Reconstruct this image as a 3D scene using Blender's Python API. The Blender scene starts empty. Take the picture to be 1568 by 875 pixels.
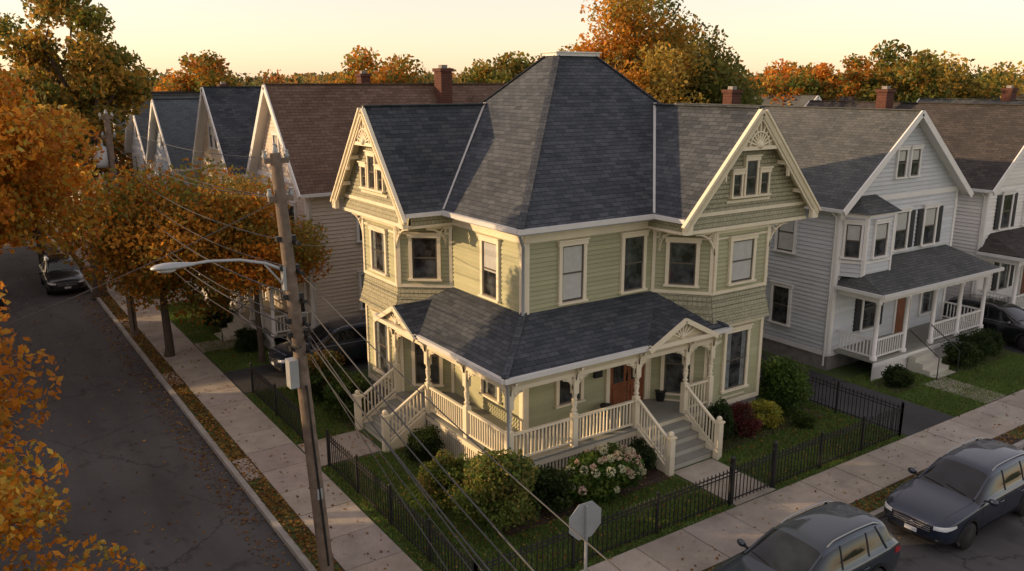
import bpy, math, random
import numpy as np
from mathutils import Vector
from mathutils.bvhtree import BVHTree
random.seed(7)
scene=bpy.context.scene
COL=scene.collection
# ------------------------------------------------------------ materials
def newmat(name):
    m=bpy.data.materials.new(name); m.use_nodes=True
    nt=m.node_tree; b=nt.nodes['Principled BSDF']
    return m,nt,b
def N(nt,t,**k):
    n=nt.nodes.new(t)
    for a,v in k.items(): setattr(n,a,v)
    return n
def mixc(nt,fac,a,b,blend='MIX'):
    n=N(nt,'ShaderNodeMixRGB',blend_type=blend)
    for i,x in ((0,fac),(1,a),(2,b)):
        if isinstance(x,(int,float)): n.inputs[i].default_value=x
        elif isinstance(x,tuple): n.inputs[i].default_value=(x[0],x[1],x[2],1)
        else: nt.links.new(x,n.inputs[i])
    return n.outputs[0]
def noise(nt,coord,scale,detail=4,rough=.6,lo=.3,hi=.7):
    n=N(nt,'ShaderNodeTexNoise'); n.inputs['Scale'].default_value=scale
    n.inputs['Detail'].default_value=detail; n.inputs['Roughness'].default_value=rough
    nt.links.new(coord,n.inputs['Vector'])
    r=N(nt,'ShaderNodeMapRange'); r.inputs[1].default_value=lo; r.inputs[2].default_value=hi
    nt.links.new(n.outputs[0],r.inputs[0]); return r.outputs[0]
def bump(nt,b,h,strength,dist):
    n=N(nt,'ShaderNodeBump'); n.inputs['Strength'].default_value=strength; n.inputs['Distance'].default_value=dist
    nt.links.new(h,n.inputs['Height']); nt.links.new(n.outputs[0],b.inputs['Normal'])
def simple(name,c,rough=.6,var=.12,scale=2.5,metal=0,coat=0,bmp=0,spec=.4):
    m,nt,b=newmat(name); tc=N(nt,'ShaderNodeTexCoord').outputs['Object']
    f=noise(nt,tc,scale,6,.65)
    lo=tuple(x*(1-var) for x in c); hi=tuple(min(x*(1+var),.95) for x in c)
    o=mixc(nt,f,lo,hi)
    nt.links.new(o,b.inputs['Base Color'])
    b.inputs['Roughness'].default_value=rough; b.inputs['Metallic'].default_value=metal
    b.inputs['Coat Weight'].default_value=coat; b.inputs['Specular IOR Level'].default_value=spec
    b.inputs['Coat Roughness'].default_value=.04
    if bmp: bump(nt,b,noise(nt,tc,scale*14,4),bmp,.02)
    return m
def siding(name,c,var=.06):
    m,nt,b=newmat(name); tc=N(nt,'ShaderNodeTexCoord').outputs['Object']
    mp=N(nt,'ShaderNodeMapping'); mp.inputs['Scale'].default_value=(.6,.6,3.0); nt.links.new(tc,mp.inputs[0])
    o=mixc(nt,noise(nt,tc,.6,5,.6),tuple(x*(1-var) for x in c),tuple(x*(1+var) for x in c))
    o=mixc(nt,noise(nt,mp.outputs[0],2.5,6,.7,.45,.85),o,tuple(x*.86 for x in c))
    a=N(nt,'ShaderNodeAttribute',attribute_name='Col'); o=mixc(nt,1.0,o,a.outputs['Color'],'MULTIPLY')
    nt.links.new(o,b.inputs['Base Color']); b.inputs['Roughness'].default_value=.55; b.inputs['Specular IOR Level'].default_value=.35
    return m
def shingles(name,c1,c2,w=.3,h=.14,mort=.008,rough=.85,mixf=.35,mf=.3):
    m,nt,b=newmat(name); t=N(nt,'ShaderNodeTexCoord'); uv=t.outputs['UV']; ob=t.outputs['Object']
    br=N(nt,'ShaderNodeTexBrick'); br.offset=.5
    nt.links.new(uv,br.inputs['Vector'])
    br.inputs['Scale'].default_value=1; br.inputs['Brick Width'].default_value=w; br.inputs['Row Height'].default_value=h
    br.inputs['Mortar Size'].default_value=mort; br.inputs['Mortar Smooth'].default_value=.3; br.inputs['Bias'].default_value=0
    br.inputs['Color1'].default_value=(*c1,1); br.inputs['Color2'].default_value=(*c2,1)
    br.inputs['Mortar'].default_value=tuple(x*mf for x in c1)+(1,)
    o=mixc(nt,mixf,br.outputs['Color'],mixc(nt,noise(nt,ob,.45,5),tuple(x*.75 for x in c1),tuple(x*1.2 for x in c2)))
    o=mixc(nt,noise(nt,ob,9,3,.6,.35,.65),mixc(nt,.22,o,(0,0,0)),o)
    o=mixc(nt,noise(nt,ob,60,2,.5,.2,.9),mixc(nt,.35,o,(0,0,0)),o)
    nt.links.new(o,b.inputs['Base Color']); b.inputs['Roughness'].default_value=rough
    b.inputs['Specular IOR Level'].default_value=.3
    sp=N(nt,'ShaderNodeSeparateXYZ'); nt.links.new(uv,sp.inputs[0])
    d=N(nt,'ShaderNodeMath',operation='DIVIDE'); nt.links.new(sp.outputs[1],d.inputs[0]); d.inputs[1].default_value=h
    fr=N(nt,'ShaderNodeMath',operation='FRACT'); nt.links.new(d.outputs[0],fr.inputs[0])
    s=N(nt,'ShaderNodeMath',operation='SUBTRACT'); s.inputs[0].default_value=1; nt.links.new(fr.outputs[0],s.inputs[1])
    s2=N(nt,'ShaderNodeMath',operation='SUBTRACT'); nt.links.new(s.outputs[0],s2.inputs[0]); nt.links.new(br.outputs['Fac'],s2.inputs[1])
    bump(nt,b,s2.outputs[0],.8,.025)
    return m
def leafmat(name,tr=.4):
    m,nt,b=newmat(name); a=N(nt,'ShaderNodeAttribute',attribute_name='Col')
    nt.links.new(a.outputs['Color'],b.inputs['Base Color']); b.inputs['Roughness'].default_value=.55
    b.inputs['Specular IOR Level'].default_value=.25
    t=N(nt,'ShaderNodeBsdfTranslucent'); nt.links.new(a.outputs['Color'],t.inputs[0])
    mx=N(nt,'ShaderNodeMixShader'); mx.inputs[0].default_value=tr
    nt.links.new(b.outputs[0],mx.inputs[1]); nt.links.new(t.outputs[0],mx.inputs[2])
    nt.links.new(mx.outputs[0],nt.nodes['Material Output'].inputs[0]); return m
def concrete(name,c=(.36,.33,.29),usecol=True):
    m,nt,b=newmat(name); tc=N(nt,'ShaderNodeTexCoord').outputs['Object']
    o=mixc(nt,noise(nt,tc,.9,8,.7),tuple(x*.7 for x in c),tuple(x*1.15 for x in c))
    o=mixc(nt,noise(nt,tc,25,4,.6,.3,.7),mixc(nt,.2,o,(.05,.04,.03)),o)
    o=mixc(nt,noise(nt,tc,.5,4,.8,.55,.8),o,mixc(nt,.4,o,(.05,.045,.04)))
    if usecol:
        a=N(nt,'ShaderNodeAttribute',attribute_name='Col'); o=mixc(nt,1.0,o,a.outputs['Color'],'MULTIPLY')
    nt.links.new(o,b.inputs['Base Color']); b.inputs['Roughness'].default_value=.9
    bump(nt,b,noise(nt,tc,40,4),.3,.01); return m
def asphalt(name,c=(.072,.069,.07)):
    m,nt,b=newmat(name); tc=N(nt,'ShaderNodeTexCoord').outputs['Object']
    mp=N(nt,'ShaderNodeMapping'); mp.inputs['Scale'].default_value=(1,.18,1); nt.links.new(tc,mp.inputs[0])
    o=mixc(nt,noise(nt,tc,.25,6,.6),tuple(x*.78 for x in c),tuple(x*1.35 for x in c))
    o=mixc(nt,noise(nt,mp.outputs[0],.7,4,.6,.42,.7),o,tuple(x*.68 for x in c))
    o=mixc(nt,noise(nt,tc,1.4,5,.7,.58,.66),o,tuple(x*.6 for x in c))
    o=mixc(nt,noise(nt,tc,70,2,.5,.35,.75),o,mixc(nt,.10,o,(.4,.38,.35)))
    wn=N(nt,'ShaderNodeTexNoise'); wn.inputs['Scale'].default_value=1.1; wn.inputs['Detail'].default_value=7; wn.inputs['Roughness'].default_value=.7; nt.links.new(tc,wn.inputs['Vector'])
    av=mixc(nt,.5,tc,wn.outputs['Color'])
    v=N(nt,'ShaderNodeTexVoronoi',feature='DISTANCE_TO_EDGE'); v.inputs['Scale'].default_value=.5; nt.links.new(av,v.inputs['Vector'])
    r=N(nt,'ShaderNodeMapRange'); r.inputs[1].default_value=.002; r.inputs[2].default_value=.008; nt.links.new(v.outputs['Distance'],r.inputs[0])
    msk=noise(nt,tc,.16,3,.6,.50,.60)
    mm=N(nt,'ShaderNodeMath',operation='MAXIMUM'); nt.links.new(r.outputs[0],mm.inputs[0]); nt.links.new(msk,mm.inputs[1])
    o=mixc(nt,mm.outputs[0],tuple(x*.5 for x in c),o)
    nt.links.new(o,b.inputs['Base Color']); b.inputs['Roughness'].default_value=.85
    b.inputs['Specular IOR Level'].default_value=.25
    bump(nt,b,noise(nt,tc,60,3),.35,.01); return m
def grassmat(name):
    m,nt,b=newmat(name); tc=N(nt,'ShaderNodeTexCoord').outputs['Object']
    o=mixc(nt,noise(nt,tc,.6,7,.7),(.06,.11,.02),(.13,.18,.045))
    o=mixc(nt,noise(nt,tc,1.7,6,.75,.56,.85),o,(.15,.11,.05))
    o=mixc(nt,noise(nt,tc,35,3,.6,.3,.7),mixc(nt,.35,o,(.01,.015,.005)),o)
    nt.links.new(o,b.inputs['Base Color']); b.inputs['Roughness'].default_value=.95
    bump(nt,b,noise(nt,tc,30,5),.8,.05); return m
def glassmat(name,c=(.02,.022,.025),hi=2.2,sc=1.3):
    m,nt,b=newmat(name); tc=N(nt,'ShaderNodeTexCoord').outputs['Object']
    o=mixc(nt,noise(nt,tc,sc,3,.6,.4,.7),tuple(x*.5 for x in c),tuple(x*hi for x in c))
    nt.links.new(o,b.inputs['Base Color']); b.inputs['Roughness'].default_value=.04; b.inputs['Specular IOR Level'].default_value=.6
    bump(nt,b,noise(nt,tc,1.1,2),.06,.02); return m
def paint(name,c):
    m,nt,b=newmat(name); b.inputs['Base Color'].default_value=(*c,1); b.inputs['Metallic'].default_value=.45
    b.inputs['Roughness'].default_value=.35; b.inputs['Coat Weight'].default_value=1; b.inputs['Coat Roughness'].default_value=.03
    return m
SIDING=siding('sage_siding',(.375,.37,.215))
CREAM=simple('cream_trim',(.77,.69,.51),.5,.07,2)
CREAMD=simple('cream_panel',(.60,.53,.36),.55,.08,2)
WHITE=simple('white_trim',(.76,.74,.70),.5,.05,2)
GUT=simple('gutter_white',(.66,.65,.62),.35,.06,2)
ROOF=shingles('slate_shingles',(.042,.052,.066),(.125,.138,.155),.34,.15)
ROOFBR=shingles('brown_shingles',(.15,.09,.06),(.27,.175,.125),.34,.15)
ROOFGR=shingles('grey_shingles',(.085,.095,.095),(.165,.17,.165),.34,.15)
ROOFBL=shingles('bluegrey_shingles',(.11,.14,.165),(.19,.215,.23),.34,.15)
ROOFDB=shingles('dark_brown_shingles',(.05,.045,.043),(.11,.095,.085),.34,.15)
FISH=shingles('fish_scale_siding',(.43,.41,.26),(.50,.47,.31),.14,.13,.010,.6,.3,.62)
BRICK=shingles('brick',(.20,.085,.055),(.13,.055,.04),.22,.075,.01,.9)
STONE=simple('foundation_stone',(.25,.23,.21),.9,.25,3,bmp=.4)
GLASS=glassmat('window_glass',(.024,.026,.027),3.6,2.2); BLIND=simple('window_blind',(.50,.50,.47),.35,.1,5,coat=1)  # window glass: noise tones in base colour suggest interior reflections
CURT=simple('curtain',(.16,.18,.18),.4,.4,6,coat=1)
SASH=simple('dark_sash',(.10,.085,.065),.45,.1)
WOOD=simple('door_wood',(.22,.075,.03),.35,.25,3,coat=.5)
PFLOOR=simple('porch_floor_paint',(.27,.27,.23),.6,.1,2)
STEPM=simple('step_paint',(.52,.50,.42),.6,.08,2)
DARK=simple('black_iron',(.018,.018,.018),.5,.2,3)
CABLE=simple('cable_sheath',(.05,.05,.05),.5,.2,3)
SHUT=simple('black_shutter',(.02,.022,.026),.5,.1)
GREYM=simple('galvanised_grey',(.38,.40,.41),.45,.1,4,metal=.3)
POLE=simple('weathered_pole_wood',(.19,.145,.11),.9,.35,4,bmp=.5)
BARK=simple('bark',(.085,.062,.045),.95,.35,6,bmp=.6)
LEAF=leafmat('leaves',.5); GRBL=leafmat('grass_blades',.25); PETAL=leafmat('petals',.3)
CONC=concrete('concrete_slab',(.42,.375,.32)); KERB=concrete('kerb_granite',(.36,.34,.31),False)
ASPH=asphalt('asphalt'); DRV=asphalt('driveway_asphalt',(.048,.048,.05)); GRASS=grassmat('grass')
DIRT=simple('soil_mulch',(.06,.042,.028),.95,.4,5,bmp=.6)
def idT(u,v,z): return (u,v,z)
# ------------------------------------------------------------ model builder
class Model:
    def __init__(s,name,mats,T=None):
        s.name=name; s.mats=mats; s.d={}; s.T=T or idT
    def part(s,p):
        if p not in s.d: s.d[p]=dict(v=[],f=[],c=[],s=[])
        return s.d[p]
    def mesh(s,p,vs,fs,col=None,smooth=False):
        P=s.part(p); o=len(P['v']); P['v'].extend(s.T(*q) for q in vs)
        for f in fs:
            P['f'].append(tuple(i+o for i in f)); P['c'].append(col); P['s'].append(smooth)
    def face(s,p,pts,col=None): s.mesh(p,pts,[tuple(range(len(pts)))],col)
    def hexa(s,p,b,t,col=None):
        s.mesh(p,list(b)+list(t),[(3,2,1,0),(4,5,6,7),(0,1,5,4),(1,2,6,5),(2,3,7,6),(3,0,4,7)],col)
    def box(s,p,a,b,col=None):
        x0,y0,z0=a;x1,y1,z1=b
        s.hexa(p,[(x0,y0,z0),(x1,y0,z0),(x1,y1,z0),(x0,y1,z0)],[(x0,y0,z1),(x1,y0,z1),(x1,y1,z1),(x0,y1,z1)],col)
    def beam(s,p,p0,p1,w,h,up=(0,0,1),col=None):
        a=Vector(p0);b=Vector(p1);d=(b-a).normalized();u=Vector(up)
        sd=d.cross(u)
        if sd.length<1e-4: sd=d.cross(Vector((1,0,0)))
        sd.normalize(); u=sd.cross(d).normalized(); sd=sd*w/2;u=u*h/2
        s.hexa(p,[a-sd-u,b-sd-u,b+sd-u,a+sd-u],[a-sd+u,b-sd+u,b+sd+u,a+sd+u],col)
    def tube(s,p,pts,rs,n=8,cap=True):
        pts=[Vector(q) for q in pts]
        if isinstance(rs,(int,float)): rs=[rs]*len(pts)
        vs=[];prev=None
        for i,q in enumerate(pts):
            d=(pts[min(i+1,len(pts)-1)]-pts[max(i-1,0)]).normalized()
            if prev is None:
                a=d.cross(Vector((0,0,1)))
                if a.length<.05: a=d.cross(Vector((1,0,0)))
            else: a=prev-d*prev.dot(d)
            a.normalize(); prev=a; b=d.cross(a)
            for k in range(n):
                t=2*math.pi*k/n; vs.append(q+(a*math.cos(t)+b*math.sin(t))*rs[i])
        fs=[(i*n+k,i*n+(k+1)%n,(i+1)*n+(k+1)%n,(i+1)*n+k) for i in range(len(pts)-1) for k in range(n)]
        s.mesh(p,vs,fs,smooth=True)
        if cap:
            s.mesh(p,vs[:n],[tuple(range(n))[::-1]]); s.mesh(p,vs[-n:],[tuple(range(n))])
    def lathe(s,p,x,y,prof,n=10):
        s.tube(p,[(x,y,z+i*1e-5) for i,(r,z) in enumerate(prof)],[r for r,z in prof],n)
    def ball(s,p,c,r,n=8,m=6):
        rx,ry,rz=(r,r,r) if isinstance(r,(int,float)) else r
        vs=[];fs=[]
        for i in range(m+1):
            ph=math.pi*i/m
            for k in range(n):
                t=2*math.pi*k/n; vs.append((c[0]+rx*math.sin(ph)*math.cos(t),c[1]+ry*math.sin(ph)*math.sin(t),c[2]+rz*math.cos(ph)))
        for i in range(m):
            for k in range(n): fs.append((i*n+k,(i+1)*n+k,(i+1)*n+(k+1)%n,i*n+(k+1)%n))
        s.mesh(p,vs,fs,smooth=True)
    def build(s,loc=None,rotz=0):
        e=bpy.data.objects.new(s.name,None); COL.objects.link(e); e.empty_display_size=.3
        for k,P in s.d.items():
            me=bpy.data.meshes.new(k); me.from_pydata([tuple(v) for v in P['v']],[],P['f']); me.update()
            uv=me.uv_layers.new(name='UVMap'); hascol=any(c is not None for c in P['c'])
            arr=np.zeros(len(me.loops)*2,dtype=np.float32)
            V=me.vertices
            ca=np.ones(len(me.loops)*4,dtype=np.float32) if hascol else None
            for i,pl in enumerate(me.polygons):
                n=pl.normal
                if abs(n.z)>.999: u=Vector((1,0,0)); w=Vector((0,1,0))
                else:
                    u=Vector((-n.y,n.x,0)).normalized(); w=n.cross(u)
                    if w.z<0: w=-w
                for li,vi in zip(pl.loop_indices,pl.vertices):
                    co=V[vi].co; arr[2*li]=co.dot(u); arr[2*li+1]=co.dot(w)
                    if hascol and P['c'][i] is not None: ca[4*li:4*li+3]=P['c'][i]
            uv.data.foreach_set('uv',arr)
            if hascol:
                at=me.color_attributes.new('Col','FLOAT_COLOR','CORNER'); at.data.foreach_set('color',ca)
            me.polygons.foreach_set('use_smooth',P['s'])
            me.materials.append(s.mats[k])
            o=bpy.data.objects.new(k,me); COL.objects.link(o); o.parent=e
        if loc: e.location=loc
        e.rotation_euler[2]=rotz
        return e
def quads_obj(name,V,col,mat,parent=None):
    n=len(V); me=bpy.data.meshes.new(name)
    me.vertices.add(n*4); me.vertices.foreach_set('co',V.astype(np.float32).ravel())
    me.loops.add(n*4); me.loops.foreach_set('vertex_index',np.arange(n*4,dtype=np.int32))
    me.polygons.add(n); me.polygons.foreach_set('loop_start',np.arange(0,n*4,4,dtype=np.int32))
    me.update(calc_edges=True)
    at=me.color_attributes.new('Col','FLOAT_COLOR','POINT')
    c=np.ones((n,4,4),dtype=np.float32); c[:,:,:3]=col[:,None,:]; at.data.foreach_set('color',c.ravel())
    me.materials.append(mat); o=bpy.data.objects.new(name,me); COL.objects.link(o)
    if parent: o.parent=parent
    return o
def unit(a): return a/np.maximum(np.linalg.norm(a,axis=1,keepdims=True),1e-6)
def leafquads(rng,pos,ls,flat=0.,asp=.6):
    n=len(pos); a=rng.normal(size=(n,3)); 
    if flat: a[:,2]*=flat
    a=unit(a); r=rng.normal(size=(n,3))
    if flat: r[:,2]*=flat
    b=unit(r-a*np.sum(a*r,axis=1,keepdims=True)); s=(ls*(.6+.8*rng.rand(n)))[:,None]
    return np.stack([pos-a*s,pos+b*s*asp,pos+a*s,pos-b*s*asp],axis=1)
# ------------------------------------------------------------ trees
GRN=[(.045,.085,.015),(.075,.12,.024),(.11,.15,.03)]
ORG=[(.58,.21,.025),(.64,.29,.035),(.50,.15,.02),(.60,.37,.06)]
YEL=[(.54,.40,.07),(.42,.35,.07),(.60,.37,.06)]
MIX=[(.17,.18,.035),(.48,.27,.04),(.60,.25,.03),(.27,.23,.045),(.52,.18,.02)]
OLV=[(.14,.16,.035),(.21,.20,.04),(.32,.24,.04),(.46,.25,.04),(.11,.14,.03)]
def tree(name,x,y,cz,rx,rz,pal,nl,ls,seed,tr=.18,ncl=70,zb=0,lean=(0,0),sig=.17,fork=.8,nlimb=6):
    rng=np.random.RandomState(seed); pal=np.array(pal)
    M=Model(name,{'trunk':BARK})
    d=unit(rng.normal(size=(ncl,3))); rad=(.25+.75*rng.rand(ncl)**.6)
    wob=1+.22*np.sin(d[:,0]*3.1+seed)+.18*np.sin(d[:,1]*4.3+seed*2)+.15*np.sin(d[:,2]*5+seed)
    cx,cy=x+lean[0],y+lean[1]
    C=np.array([cx,cy,cz])+d*(rad*wob)[:,None]*np.array([rx,rx,rz])
    C[:,2]=np.maximum(C[:,2],zb+1.2)
    zf=cz-rz*fork
    tp=[(x+lean[0]*.0,y,zb-.1),(x+.05,y,zb+.4),(x+lean[0]*.25,y+lean[1]*.25,zb+(zf-zb)*.6),(x+lean[0]*.5,y+lean[1]*.5,zf)]
    M.tube('trunk',tp,[tr*1.35,tr,tr*.85,tr*.75],10)
    limbs=[];fk=Vector(tp[-1])
    for i in range(nlimb):
        an=2*math.pi*(i+rng.rand()*.6)/nlimb; el=rng.uniform(.35,1.25)
        if i==0: el=1.5
        e=Vector((cx+math.cos(an)*math.cos(el)*rx*.75,cy+math.sin(an)*math.cos(el)*rx*.75,cz+(math.sin(el)-.35)*rz*.85))
        pts=[fk.lerp(e,t)+Vector(rng.normal(size=3)*.06*rx*(t>0)*(t<1))+Vector((0,0,.12*rz*math.sin(t*math.pi))) for t in (0,.25,.5,.75,1)]
        M.tube('trunk',pts,[tr*.6,tr*.45,tr*.33,tr*.2,tr*.08],7,False); limbs+= [(p,tr*.33*(1-j*.2)) for j,p in enumerate(pts)][1:]
    for c in C:
        c=Vector(c); p,r=min(limbs,key=lambda q:(q[0]-c).length+.3*abs(q[0].z-c.z+1))
        m=p.lerp(c,.5)+Vector((0,0,-.03*rx))
        M.tube('trunk',[p,m,c],[max(r*.5,.015),max(r*.3,.01),.008],5,False)
    e=M.build()
    S=rx*sig*(.6+.8*rng.rand(ncl)); w=S**2; w/=w.sum()
    idx=rng.choice(ncl,size=nl,p=w)
    g=rng.normal(size=(nl,3)); g=unit(g)*np.minimum(np.linalg.norm(g,axis=1,keepdims=True),2.1)
    pos=C[idx]+g*S[idx][:,None]*np.array([1,1,.75])
    tcl=rng.rand(ncl); 
    ti=np.clip(tcl[idx]+rng.normal(size=nl)*.22,0,.999)*len(pal)
    col=pal[ti.astype(int)]*(.65+.5*rng.rand(nl))[:,None]*(.75+.5*rng.rand(ncl))[idx][:,None]
    quads_obj('foliage',leafquads(rng,pos,ls),np.clip(col,0,.85),LEAF,e)
    return e
def shrub(name,x,y,rx,h,pal,nl=3500,ls=.045,seed=1,ry=None,z0=0,cone=False,fl=None):
    rng=np.random.RandomState(seed+100); pal=np.array(pal)*1.15; ry=ry or rx
    M=Model(name,{'stems':BARK})
    for i in range(7):
        a=rng.rand()*6.28; M.tube('stems',[(x,y,z0),(x+math.cos(a)*rx*.3,y+math.sin(a)*ry*.3,z0+h*.4),(x+math.cos(a)*rx*.65,y+math.sin(a)*ry*.65,z0+h*.75)],[.03,.02,.008],5,False)
    e=M.build()
    ncl=38; d=unit(rng.normal(size=(ncl,3))); rad=.55+.5*rng.rand(ncl)
    C=d*rad[:,None]*np.array([rx,ry,h*.5])*np.array([.8,.8,.82]); 
    if cone: C[:,:2]*=(1-.42*(C[:,2:3]/(h*.5)+.2))
    C+=np.array([x,y,z0+h*.5])
    idx=rng.randint(ncl,size=nl); g=rng.normal(size=(nl,3)); g=unit(g)*np.minimum(np.linalg.norm(g,axis=1,keepdims=True),2.0)
    pos=C[idx]+g*np.array([rx,ry,h*.5])*.17; pos[:,2]=np.maximum(pos[:,2],z0+.03)
    ti=np.clip(rng.rand(ncl)[idx]+rng.normal(size=nl)*.2,0,.999)*len(pal)
    col=pal[ti.astype(int)]*(.6+.6*rng.rand(nl))[:,None]*(.75+.4*rng.rand(ncl))[idx][:,None]
    quads_obj('foliage',leafquads(rng,pos,ls),col,LEAF,e)
    if fl:
        nf=fl; out=[];cl=[]
        for i in range(nf):
            dd=unit(rng.normal(size=(1,3)))[0]; dd[2]=abs(dd[2])*.9-.1
            c=np.array([x,y,z0+h*.5])+dd*np.array([rx*1.0,ry*1.0,h*.55])
            q=unit(rng.normal(size=(70,3)))*rng.uniform(.06,.12); out.append(c+q)
            b=np.array([(.66,.58,.40),(.60,.45,.33),(.58,.58,.38)][i%3]); cl.append(b*(.7+.4*rng.rand(70))[:,None])
        quads_obj('flowers',leafquads(rng,np.concatenate(out),.028,0,.9),np.concatenate(cl),PETAL,e)
    return e
# ------------------------------------------------------------ wall helper
CR=random.Random(11)
class Wall:
    def __init__(s,M,p0,p1):
        s.M=M;s.p0=p0; dx,dy=p1[0]-p0[0],p1[1]-p0[1]; s.L=math.hypot(dx,dy); s.d=(dx/s.L,dy/s.L); s.n=(s.d[1],-s.d[0])
    def P(s,a,o,z): return (s.p0[0]+s.d[0]*a+s.n[0]*o,s.p0[1]+s.d[1]*a+s.n[1]*o,z)
    def box(s,part,a0,a1,o0,o1,z0,z1):
        P=s.P; s.M.hexa(part,[P(a0,o1,z0),P(a1,o1,z0),P(a1,o0,z0),P(a0,o0,z0)],[P(a0,o1,z1),P(a1,o1,z1),P(a1,o0,z1),P(a0,o0,z1)])
    def quad(s,part,a0,a1,o,z0,z1):
        P=s.P; s.M.face(part,[P(a0,o,z0),P(a1,o,z0),P(a1,o,z1),P(a0,o,z1)])
    def clap(s,part,z0,z1,ex=.13,pr=.038,span=None):
        span=span or (lambda z:(0,s.L)); n=max(1,round((z1-z0)/ex)); h=(z1-z0)/n; P=s.P
        for i in range(n):
            a=z0+i*h;b=a+h; m=b-.016; s0,s1=span(a);t0,t1=span(b)
            if s1<=s0: break
            if t1<t0: t0=t1=(t0+t1)/2
            f=(m-a)/h; m0=s0+(t0-s0)*f; m1=s1+(t1-s1)*f; om=pr+(.003-pr)*f
            t=CR.uniform(.93,1.05); c=(t,t,t*CR.uniform(.97,1.02)); g=(t*.5,)*3  # darker top strip and lip: lap shadow line painted into the board colour
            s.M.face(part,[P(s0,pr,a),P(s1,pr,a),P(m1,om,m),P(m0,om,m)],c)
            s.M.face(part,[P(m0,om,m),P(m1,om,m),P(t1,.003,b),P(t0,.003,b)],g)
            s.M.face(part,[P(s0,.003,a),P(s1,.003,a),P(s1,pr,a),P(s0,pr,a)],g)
    def win(s,c,w,z0,z1,blind=0,trim='trim',sash='sash',cas=.11,shut=False,off=0):
        a0,a1=c-w/2,c+w/2; o=.1+off; B=s.box
        B(trim,a0-cas,a0,off,o,z0-.02,z1); B(trim,a1,a1+cas,off,o,z0-.02,z1)
        B(trim,a0-cas-.03,a1+cas+.03,off,o+.02,z1,z1+.13); B(trim,a0-cas-.06,a1+cas+.06,off,o+.06,z1+.13,z1+.17)
        B(trim,a0-cas-.04,a1+cas+.04,off,o+.05,z0-.08,z0-.02)
        zm=(z0+z1)/2; f=.045
        for q0,q1,oo in ((zm-.02,z1,.068),(z0-.02,zm+.02,.056)):
            oo+=off
            B(sash,a0,a0+f,off+.02,oo,q0,q1);B(sash,a1-f,a1,off+.02,oo,q0,q1)
            B(sash,a0+f,a1-f,off+.02,oo-.002,q0,q0+f);B(sash,a0+f,a1-f,off+.02,oo-.002,q1-f,q1)
        s.quad('glass',a0+f,a1-f,off+.042,z0+.02,zm)
        s.quad('glass',a0+f,a1-f,off+.047,zm,z1-f)
        if blind>0:
            zb=z1-f-(z1-z0-2*f)*blind
            if zb<zm: s.quad('blind',a0+f,a1-f,off+.0495,zm+.02,z1-f); s.quad('blind',a0+f,a1-f,off+.0445,zb,zm-.02)
            else: s.quad('blind',a0+f,a1-f,off+.0495,zb,z1-f)
        elif blind<0:
            for q in (a0+f,a1-f-w*.2): s.quad('curtain',q,q+w*.2,off+.0445,z0+.03,zm-.02); s.quad('curtain',q,q+w*.2,off+.0495,zm+.02,z1-f)
        if shut:
            for q in (a0-cas-.38,a1+cas+.02):
                B('shutter',q,q+.36,.01,.07,z0-.02,z1+.02)
                for k in range(12): z=z0+.05+k*(z1-z0-.1)/12; B('shutter',q+.05,q+.31,.07,.085,z,z+.06)
BASE=dict(walls=SIDING,trim=CREAM,panel=CREAMD,roof=ROOF,soffit=CREAMD,gutter=GUT,glass=GLASS,blind=BLIND,curtain=CURT,sash=SASH,shutter=SHUT,
  belt=FISH,door=WOOD,porch_floor=PFLOOR,steps=STEPM,foundation=STONE,porch_posts=CREAM,railing=CREAM,metal=GREYM,dark=DARK,brick=BRICK,balusters=CREAM,brackets=CREAM,gable_ornament=CREAM)
def post(M,x,y,z0,z1,part='porch_posts',w=.085):
    h=z1-z0
    M.box(part,(x-w,y-w,z0),(x+w,y+w,z0+.95)); M.box(part,(x-w,y-w,z1-.5),(x+w,y+w,z1))
    pr=[(w*.95,z0+.95),(w*.6,z0+.99),(w*1.1,z0+1.04),(w*.6,z0+1.09),(w*.95,z0+1.25),(w*.7,z0+1.4),(w*.62,z1-.75),(w*1.05,z1-.68),(w*.65,z1-.62),(w*.95,z1-.5)]
    M.lathe(part,x,y,pr,8)
def rail(M,p0,p1,zf,h=.82,sp=.12,slope=None):
    a=Vector((p0[0],p0[1],zf)); b=Vector((p1[0],p1[1],zf if slope is None else slope)); L=(Vector((b.x,b.y,0))-Vector((a.x,a.y,0))).length
    up=Vector((0,0,1))
    M.beam('railing',a+up*h,b+up*h,.085,.055); M.beam('railing',a+up*.12,b+up*.12,.06,.05)
    n=max(2,int(L/sp))
    for i in range(1,n):
        q=a.lerp(b,i/n)
        M.beam('balusters',q+up*.145,q+up*(h-.03),.036,.036,(0,1,0))
def bracket(M,p,dr,zt,L=.55,H=.6,part='brackets'):
    p=Vector((p[0],p[1],0)); d=Vector((dr[0],dr[1],0)).normalized()
    f=lambda s,z:(p+d*s)+Vector((0,0,z))
    M.beam(part,f(0,zt-.03),f(L,zt-.03),.06,.06); M.beam(part,f(.03,zt-H),f(.03,zt),.06,.06,tuple(d))
    pts=[f(.03+(L-.06)*(1-math.cos(t)),zt-H+(H-.06)*math.sin(t)) for t in [i*math.pi/2/6 for i in range(7)]]
    for a,b in zip(pts,pts[1:]): M.beam(part,a,b,.05,.06,tuple(d.cross(Vector((0,0,1)))))
    for k in (.3,.55,.8):
        t=k*math.pi/2; q=f(.03+(L-.06)*(1-math.cos(t)),zt-H+(H-.06)*math.sin(t)); M.beam(part,f(.05,zt-.05),q,.03,.03,tuple(d.cross(Vector((0,0,1)))))
    M.ball(part,f(L*.32,zt-H*.3),.06)
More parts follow.
